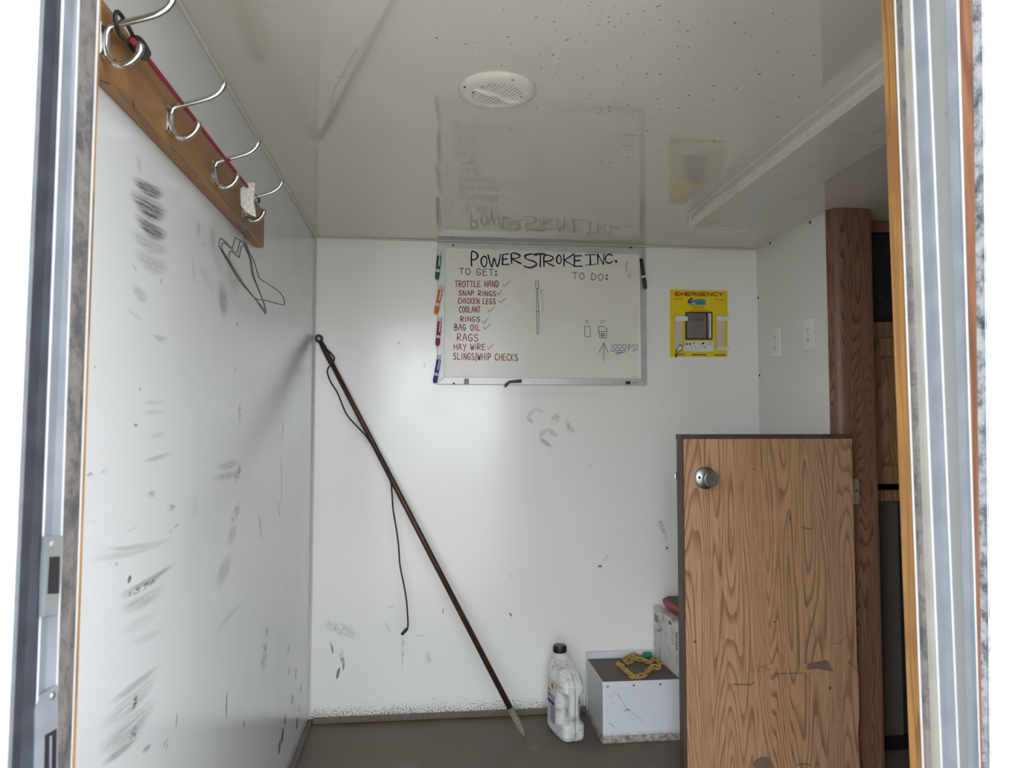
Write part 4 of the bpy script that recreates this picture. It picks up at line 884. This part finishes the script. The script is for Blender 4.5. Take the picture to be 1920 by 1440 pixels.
srect('mirror', 1287.5, 587.5, 1333, 634.5, M['mirror'], 0.0026, 0.0006, label if False else None)
srect('instruction_panel', 1284, 640, 1338, 659, M['print_white'], 0.0007)
for i in range(4):
    x = 1284.5 + i * 13.4
    if i: srect('divider', x - 0.3, 640.5, x + 0.1, 658, M['print_grey'], 0.0009)
    cx = x + 6.5
    hd_ = MB()
    def blob(cx, cy, rx, ry): hd_.add([sp_(cx + rx * math.cos(a * math.tau / 12), cy + ry * math.sin(a * math.tau / 12), 0.001) for a in range(12)], [tuple(range(12))])
    if i == 0: blob(cx - 3.5, 645, 1.6, 2.2); blob(cx + 2.5, 645, 1.6, 2.2)
    elif i == 1: blob(cx - 3, 643, 1.5, 1.2); hd_.ribbon([sp_(cx - 3, 645, 0.001), sp_(cx - 1, 650, 0.001), sp_(cx + 1, 655, 0.001)], (0, -1, 0), 0.0012)
    elif i == 2: blob(cx + 0.5, 644, 2.6, 2.0); hd_.ribbon([sp_(cx - 2, 646, 0.001), sp_(cx - 1, 650, 0.001), sp_(cx + 1, 651, 0.001)], (0, -1, 0), 0.001); blob(cx + 3, 651, 0.8, 1.8)
    else:
        hd_.ribbon([sp_(cx + 2.6 * math.cos(a), 645 + 3 * math.sin(a), 0.001) for a in [k * 0.5 for k in range(11)]], (0, -1, 0), 0.0012); blob(cx, 642.5, 1.6, 0.8)
    hd_.build('pictogram', M['print_black'], sg)
for x0 in (1264, 1342):
    br = srect('bracket', x0, 592, x0 + 15, 652, M['strap'], 0.0008, 0.007)
    br['label'] = 'cream bottle bracket'
    srect('strap', x0 + 0.5, 594, x0 + 24, 602.5, M['white_plastic'], 0.0085, 0.0018, br)
    srect('strap', x0 + 0.5, 650, x0 + 24, 657, M['white_plastic'], 0.0085, 0.0018, br)
zt_ = [sp_(x, y, 0.014) for x, y in ((1266, 655), (1272, 648), (1277, 649), (1277, 655), (1270, 662), (1266, 669), (1265, 671))]
MB().tube(smooth_path(zt_, 5), 0.0016, 8).build('cable_tie', M['black'], sg, smooth=True, label='black cable tie')
MB().tube([sp_(1266, 656, 0.013), sp_(1265, 671, 0.013)], 0.0022, 8).build('cable_tie', M['black'], sg, smooth=True)

# ------------------------------------------------------------------ rusty pole leaning in the corner, its cable
p0 = Vector((-0.4485, 3.205, 1.585)); p1 = PZ(984, 1381, 0.006)
po = thing('steel_pole', p1, 'long rusty steel pole leaning into the wall corner', 'pole')
dv = (p1 - p0); PL = dv.length; dv.normalize()
MB().tube([p0 + dv * 0.03, p0 + dv * 0.34, p0 + dv * 0.80, p1 - dv * 0.11], [0.0100, 0.0102, 0.0112, 0.0115], 14).build('shaft', M['rust'], po, smooth=True)
MB().tube([p1 - dv * 0.12, p1 - dv * 0.05, p1 - dv * 0.015, p1], [0.0128, 0.0138, 0.0105, 0.006], 14).build('muddy_tip', M['mud'], po, smooth=True, label='tip caked in dried mud')
nrm = Vector((0, -1, 0)); sid = dv.cross(nrm).normalized(); nn = sid.cross(dv).normalized()
eyec = p0 + dv * 0.012
ring_ = [eyec + dv * (0.0130 * math.cos(a)) + sid * (0.0115 * math.sin(a)) for a in [k * math.tau / 18 for k in range(18)]]
MB().tube(ring_, 0.0055, 8, closed=True).build('eye', M['rust'], po, smooth=True)
MB().tube([p0 + dv * 0.05, p0 + dv * 0.13], 0.0122, 12).build('sleeve', M['rust'], po, smooth=True, auto=40)
def lean(px, py, off=0.02):
    """a point just in front of the sloping plane that holds the pole"""
    n_ = Vector((0, -1, 0)); n_ = (n_ - dv * n_.dot(dv)).normalized()
    return hit(px, py, p0 + n_ * off, n_)
cb_path = [(600, 640, .017), (604, 646, .018), (613, 655, .018), (622, 664, .018), (627, 671, .018), (624, 679, .019), (618, 686, .02), (614, 694, .018), (615, 703, .015), (621, 718, .012), (633, 737, .01), (643, 762, .008), (652, 780, .008), (668, 798, .010), (684, 815, .015), (694, 829, .019), (704, 843, .019), (714, 856, .018), (722, 872, .017), (729, 890, .018), (733, 905, .019), (735, 925, .012), (737, 955, .006), (742, 985, .004), (747, 1020, .003), (750, 1060, .003), (757, 1095, .003), (762, 1125, .003), (764, 1150, .003), (765, 1170, .003), (764, 1178, .003)]
cp_ = [lean(*q) for q in cb_path]
for q in cp_: q.y = min(q.y, YB - 0.006)
ca = thing('thin_cable', cp_[-1], 'thin black cable wound round the rusty pole, its plug dangling', 'cable')
MB().tube(smooth_path(cp_, 4), 0.0032, 8).build('cable', M['rubber_cable'], ca, smooth=True)
e0, e1 = cp_[-1], lean(753, 1190, 0.003)
MB().tube([e0, e0.lerp(e1, 0.15), e1], [0.004, 0.0068, 0.0062], 10).build('plug', M['rubber_cable'], ca, smooth=True, auto=40)

# ------------------------------------------------------------------ white storage box
BX0, BX1, BY0, BY1, BH = 0.681, 1.30, 2.905, 3.212, 0.228
sb = thing('storage_box', ((BX0 + BX1) / 2, (BY0 + BY1) / 2, 0), 'white metal-edged storage box with muddy brown lid on the floor', 'box')
box('front_panel', (BX0 + 0.004, BY0 + 0.003, 0.026), (BX1, BY0 + 0.014, BH - 0.004), M['box_white'], sb)
box('side_panel', (BX0 + 0.003, BY0 + 0.014, 0.026), (BX0 + 0.013, BY1 - 0.004, BH - 0.004), M['box_grey'], sb)
box('back_panel', (BX0 + 0.013, BY1 - 0.014, 0.0), (BX1, BY1 - 0.004, BH - 0.004), M['box_grey'], sb)
box('side_panel', (BX1, BY0 + 0.003, 0.0), (BX1 + 0.011, BY1 - 0.004, BH - 0.004), M['box_grey'], sb)
box('lid', (BX0 + 0.004, BY0 + 0.004, BH - 0.004), (BX1 + 0.008, BY1 - 0.012, BH), M['box_top'], sb, bevel=0.001)
box('edge_trim', (BX0, BY0, BH - 0.030), (BX1 + 0.01, BY0 + 0.004, BH + 0.002), M['box_white'], sb, bevel=0.001)
box('edge_trim', (BX0, BY0, 0.022), (BX0 + 0.016, BY0 + 0.004, BH - 0.030), M['box_white'], sb, bevel=0.001)
box('edge_trim', (BX0 - 0.0005, BY0 + 0.004, BH - 0.022), (BX0 + 0.003, BY1 - 0.004, BH + 0.002), M['box_grey'], sb, bevel=0.001)
box('back_lip', (BX0, BY1 - 0.012, 0.0), (BX0 + 0.018, BY1 - 0.0, BH + 0.026), M['box_grey'], sb, bevel=0.001)
box('back_lip', (BX0 + 0.018, BY1 - 0.012, BH), (BX1, BY1, BH + 0.026), M['box_white'], sb, bevel=0.001)
box('runner', (BX0 - 0.002, BY0 - 0.003, 0), (BX1, BY0 + 0.016, 0.026), M['box_base'], sb, bevel=0.002)
box('runner', (BX0 - 0.004, BY0 + 0.016, 0), (BX0 + 0.012, BY1 - 0.012, 0.024), M['box_base'], sb, bevel=0.002)
for (a, b) in ((1139, 1284), (1188, 1282), (1238, 1280)):
    q = PY(a, b, BY0); MB().lathe((q.x, BY0, BH - 0.014), (0, -1, 0), [(0.0048, 0), (0.0045, 0.0015), (0.002, 0.0025)], 12).build('screw', M['screw'], sb)
for (yy, zz) in ((3.10, BH - 0.012), (2.99, BH - 0.012)): MB().lathe((BX0, yy, zz), (-1, 0, 0), [(0.004, 0), (0.004, 0.0015)], 10).build('screw', M['alu_light'], sb)
for zz in (0.06, 0.13, 0.19): MB().lathe((BX0 + 0.0005, BY0 + 0.010, zz), (-1, 0, 0), [(0.0035, -0.003), (0.0035, 0.0012)], 10).build('screw', M['screw'], sb)
for zz in (0.12, 0.18): MB().lathe((BX0 + 0.009, BY1 - 0.012, zz), (0, -1, 0), [(0.003, 0), (0.003, 0.0012)], 10).build('screw', M['screw_dark'], sb)
def bscr(pts, wd): return MB().ribbon([Vector((PY(*p, BY0).x, BY0 + 0.0022, PY(*p, BY0).z)) for p in pts], (0, -1, 0), wd).build('scratch', M['alu_grey'], sb)
bscr([(1153, 1297), (1165, 1312), (1172, 1324), (1178, 1333), (1188, 1338), (1195, 1346)], 0.0012); bscr([(1172, 1334), (1176, 1330), (1182, 1332)], 0.003); bscr([(1143, 1356), (1152, 1363)], 0.002); bscr([(1199, 1345), (1206, 1358)], 0.0012); bscr([(1162, 1308), (1160, 1302)], 0.002)

# ------------------------------------------------------------------ carton on the storage box with a red tray
KX, KY0, KY1, KZ0, KZ1 = 0.988, 2.895, 3.195, BH + 0.001, 0.440
kt = thing('carton', (KX + 0.14, 3.05, KZ0), 'grimy white carton with barcode label on the storage box', 'box')
ks = Vector((-0.014, 0, 0))
def kq(y, z, lift=0.0): return Vector((KX - 0.016 * (y - KY0) / 0.3 - lift, y, z))
ktop0, ktop1 = KZ1 + 0.003, KZ1 - 0.006
MB().hexa([kq(KY0, KZ0), (KX + 0.26, KY0, KZ0), (KX + 0.26, KY1, KZ0), kq(KY1, KZ0), kq(KY0, ktop0), (KX + 0.26, KY0, ktop0), (KX + 0.26, KY1, ktop1), kq(KY1, ktop1)]).build('body', M['carton'], kt, bevel=0.003)
def klab(name, y0, y1, z0, z1, mat, lift): return MB().add([kq(y0, z0, lift), kq(y1, z0, lift), kq(y1, z1, lift), kq(y0, z1, lift)], [(0, 1, 2, 3)]).build(name, mat, kt)
klab('printed_label', 2.92, 3.03, 0.325, 0.430, M['jug_label'], 0.0004)
for i in range(9): klab('barcode_bar', 2.925, 2.945, 0.332 + i * 0.0082, 0.332 + i * 0.0082 + (0.0045 if i % 3 else 0.0062), M['print_black'], 0.0007)
for i in range(6): klab('text_line', 2.955 + (i % 2) * 0.004, 2.985 + (i % 3) * 0.006, 0.345 + i * 0.011, 0.348 + i * 0.011, M['print_grey'], 0.0007)
klab('text_line', 2.985, 3.02, 0.414, 0.427, M['print_grey'], 0.0007); klab('red_print', 3.135, 3.180, 0.385, 0.415, plain('faded_red_print', (0.34, 0.17, 0.15), 0.6), 0.0004)
klab('text_line', 3.10, 3.115, 0.36, 0.375, M['print_grey'], 0.0005); klab('text_line', 3.12, 3.15, 0.352, 0.358, M['print_grey'], 0.0005)
MB().box((KX - 0.004, KY0 - 0.0012, KZ0), (KX + 0.014, KY0 + 0.012, KZ0 + 0.014)).build('crushed_corner', M['core'], kt, bevel=0.003)
MB().prism([kq(KY1 - 0.002, ktop1 - 0.01), kq(KY1 - 0.05, ktop1 - 0.004), kq(KY1 - 0.05, ktop1 + 0.004), kq(KY1 - 0.002, ktop1 + 0.012)], (0.03, 0, 0)).build('top_flap', M['carton'], kt)
# red tray lid
rt = thing('red_tray', (1.13, 3.03, KZ1 + 0.006), 'red plastic tray with muddy top resting on the carton', 'tray')
rim = [(1.012, 2.93), (1.050, 2.900), (1.22, 2.900), (1.25, 2.94), (1.25, 3.12), (1.21, 3.16), (1.02, 3.16), (0.985, 3.12)]
def rr_(z, k): 
    c = Vector((1.12, 3.03, 0)); return [Vector((c.x + (x - c.x) * k, c.y + (y - c.y) * k, z)) for x, y in rim]
n8 = 8; lo, mi, hi_ = rr_(KZ1 + 0.005, 0.84), rr_(KZ1 + 0.030, 0.97), rr_(KZ1 + 0.050, 1.0)
MB().add(lo + mi + hi_, [tuple(range(n8))[::-1], tuple(range(16, 24))] + [(r * 8 + i, r * 8 + (i + 1) % 8, r * 8 + 8 + (i + 1) % 8, r * 8 + 8 + i) for r in range(2) for i in range(8)]).build('tray_body', M['red'], rt, bevel=0.006, seg=3)
MB().prism(rr_(KZ1 + 0.050, 0.95), (0, 0, 0.002)).build('muddy_top', M['box_top'], rt)

# ------------------------------------------------------------------ yellow plastic chain on the box lid
loop_px = [(1158, 1243), (1166, 1251), (1176, 1260), (1185, 1268), (1197, 1271), (1208, 1267), (1216, 1259), (1222, 1252), (1231, 1254), (1238, 1249), (1234, 1241), (1226, 1237), (1217, 1243), (1210, 1241), (1203, 1236), (1192, 1237), (1182, 1242), (1173, 1243), (1172, 1236), (1182, 1232), (1192, 1230), (1203, 1229), (1211, 1229)]
zc_ = BH + 0.0118
raw = smooth_path([PZ(x, y, zc_) for x, y in loop_px], 10)
ch = thing('yellow_chain', PZ(1197, 1250, BH), 'loop of yellow plastic chain lying on the muddy box lid', 'chain')
dist = [0.0]
for a, b in zip(raw, raw[1:]): dist.append(dist[-1] + (b - a).length)
step = 0.0250; nl = int(dist[-1] / step)
def at_len(s):
    for i in range(len(dist) - 1):
        if dist[i + 1] >= s:
            k = (s - dist[i]) / max(dist[i + 1] - dist[i], 1e-9); return raw[i].lerp(raw[i + 1], k)
    return raw[-1]
lk = None
for i in range(nl):
    a, b = at_len(i * step), at_len((i + 1) * step); c = (a + b) / 2; d = (b - a).normalized()
    if lk is None:
        hl, hw = 0.0100, 0.0080
        pth = [Vector((hl + hw * math.cos(t_), hw * math.sin(t_), 0)) for t_ in [-math.pi / 2 + k * math.pi / 6 for k in range(7)]] + [Vector((-hl + hw * math.cos(t_), hw * math.sin(t_), 0)) for t_ in [math.pi / 2 + k * math.pi / 6 for k in range(7)]]
        mb = MB().tube(pth, 0.0028, 6, closed=True)
        mb.v = [v + parent_world(ch) for v in mb.v]
        lk = mb.build('link', M['chain'], ch, smooth=True); o = lk
        o.location = c - parent_world(ch)
    else: o = place('link', lk, ch, c)
    roll = (0.15 if i % 2 else 1.25) + random.uniform(-.2, .2)
    o.rotation_euler = Vector((1, 0, 0)).rotation_difference(d).to_matrix().to_4x4().__matmul__(Matrix.Rotation(roll, 4, 'X')).to_euler()
    o.location.z += 0.0025 * (i % 3)
gt = PZ(1214, 1229, BH + 0.018)
MB().obox(gt, (0.019, 0.002, 0), (-0.001, 0.012, 0.006), (0, -0.004, 0.007)).build('joining_tag', M['green'], ch, bevel=0.002, label='green joining tag')

# ------------------------------------------------------------------ white oil jug
jb = Vector((0.556, 3.018, 0))
jg = thing('oil_jug', jb, 'grimy white oil jug with black cap standing by the storage box', 'jug')
JA = math.radians(12)
def jw(x, y, z): return Vector((jb.x + x * math.cos(JA) - y * math.sin(JA), jb.y + x * math.sin(JA) + y * math.cos(JA), z))
def lerp_tab(tab, z):
    for (a, b) in zip(tab, tab[1:]):
        if z <= b[0]:
            k = (z - a[0]) / (b[0] - a[0]); k = k * k * (3 - 2 * k)
            return [p + (q - p) * k for p, q in zip(a[1:], b[1:])]
    return list(tab[-1][1:])
# height: half width, front y, back y, squareness
JT = [(0.0, .040, -.085, .088, 4.5), (.006, .046, -.096, .096, 4.5), (.02, .049, -.099, .099, 5), (.205, .048, -.099, .099, 5), (.222, .047, -.092, .098, 4.5), (.245, .045, -.068, .096, 4), (.268, .038, -.030, .092, 3.5), (.288, .030, .012, .086, 2.6), (.298, .025, .030, .080, 2), (.304, .0215, .034, .077, 2)]
NZ, NA = 84, 96; mb = MB(); vs = []
for i in range(NZ + 1):
    z = 0.304 * i / NZ; hw_, y0, y1, e = lerp_tab(JT, z); cy, ry = (y0 + y1) / 2, (y1 - y0) / 2
    for k in range(NA):
        a = k * math.tau / NA; c, s_ = math.cos(a), math.sin(a)
        x = hw_ * math.copysign(abs(c) ** (2 / e), c); y = cy + ry * math.copysign(abs(s_) ** (2 / e), s_)
        # hand grips pressed into both sides behind the handle
        g = max(0, 1 - ((z - 0.122) / 0.062) ** 4) * max(0, 1 - (max(0, y + 0.080) / 0.045) ** 4)
        x -= math.copysign(min(0.026, abs(x) * 0.55) * g ** 0.6 if g > 0 else 0, x)
        # step in the shoulder above the grip
        x *= 1 - 0.05 * math.exp(-((z - 0.196) / 0.006) ** 2)
        # thumb hollow between spout and handle
        h_ = math.exp(-((z - 0.245) / 0.022) ** 2 - ((y - 0.008) / 0.022) ** 2); x *= 1 - 0.34 * h_
        vs.append(jw(x, y, z))
fs = [(i * NA + k, i * NA + (k + 1) % NA, (i + 1) * NA + (k + 1) % NA, (i + 1) * NA + k) for i in range(NZ) for k in range(NA)] + [tuple(range(NA))[::-1], tuple(NZ * NA + k for k in range(NA))]
mb.add(vs, fs).build('body', M['jug'], jg, smooth=True)
capc = jw(0, 0.0555, 0.300)
MB().lathe(capc, (0, 0, 1), [(0.0255, 0.0), (0.0265, 0.003), (0.0265, 0.024), (0.0245, 0.028), (0.0, 0.028)], 28).build('cap', M['black'], jg, smooth=True, auto=35)
for k in range(20):
    a = k * math.tau / 20; MB().obox(capc + Vector((math.cos(a) * 0.0265, math.sin(a) * 0.0265, 0.013)), (math.cos(a) * 0.0010, math.sin(a) * 0.0010, 0), (-math.sin(a) * 0.0014, math.cos(a) * 0.0014, 0), (0, 0, 0.010)).build('grip_rib', M['black'], jg)
MB().tube([jw(0.0, -0.0995, z) for z in (0.012, 0.06, 0.12, 0.2)] + [jw(0, -0.0945, 0.220), jw(0, -0.073, 0.243), jw(0, -0.055, 0.254)], 0.0011, 6).build('mould_seam', M['print_grey'], jg)
# label on the long side facing the scuffed wall
def jl(name, y0, y1, z0, z1, mat, lift=0.0006, shear=0.0): return MB().prism([jw(-0.0494 - lift, y0 + shear, z0), jw(-0.0494 - lift, y1 + shear, z0), jw(-0.0494 - lift, y1, z1), jw(-0.0494 - lift, y0, z1)], (-0.0004, 0, 0)).build(name, mat, jg)
jl('label', -0.020, 0.062, 0.035, 0.205, M['jug_label'], 0.0002)
jl('label_band', -0.012, 0.060, 0.112, 0.128, M['print_blue'], 0.0012)
jl('label_stripe', -0.018, 0.030, 0.045, 0.110, M['grey_label'], 0.0011)
a = jw(-0.0511, 0.060, 0.134); r_ = (jw(0, -1, 0) - jw(0, 0, 0)).normalized()
tx = text_mesh('lettering', 'ROTELLA', M['print_black'], jg, a, r_, (0, 0, 1), 0.074, 0.018, 0.015)
em = MB(); ec = (0.008, 0.185)
pts = [jw(-0.0511, ec[0] + 0.012 * math.cos(k * math.tau / 20) , ec[1] + 0.013 * math.sin(k * math.tau / 20) * (1 if math.sin(k * math.tau / 20) > 0 else 0.75)) for k in range(20)]
em.prism(pts, (-0.0004, 0, 0)).build('emblem', plain('emblem_amber', (0.62, 0.26, 0.03), 0.5), jg, label='amber scallop emblem')
for k in range(5):
    aa = math.pi / 2 + (k - 2) * 0.42; MB().ribbon([jw(-0.0517, ec[0], ec[1] - 0.009), jw(-0.0517, ec[0] + 0.011 * math.cos(aa), ec[1] + 0.012 * math.sin(aa))], (-1, 0, 0), 0.0011).build('emblem_ray', M['print_red'], jg)
jl('label_script', 0.030, 0.058, 0.158, 0.168, plain('label_pink_script', (0.45, 0.16, 0.15), 0.6), 0.0012)
MB().lathe(jw(-0.0497, 0.055, 0.062), (-1, 0, 0), [(0.016, 0.0012), (0.016, 0.0016), (0.013, 0.0016), (0.013, 0.0012)], 24, False, False).build('label_seal', M['grey_label'], jg)
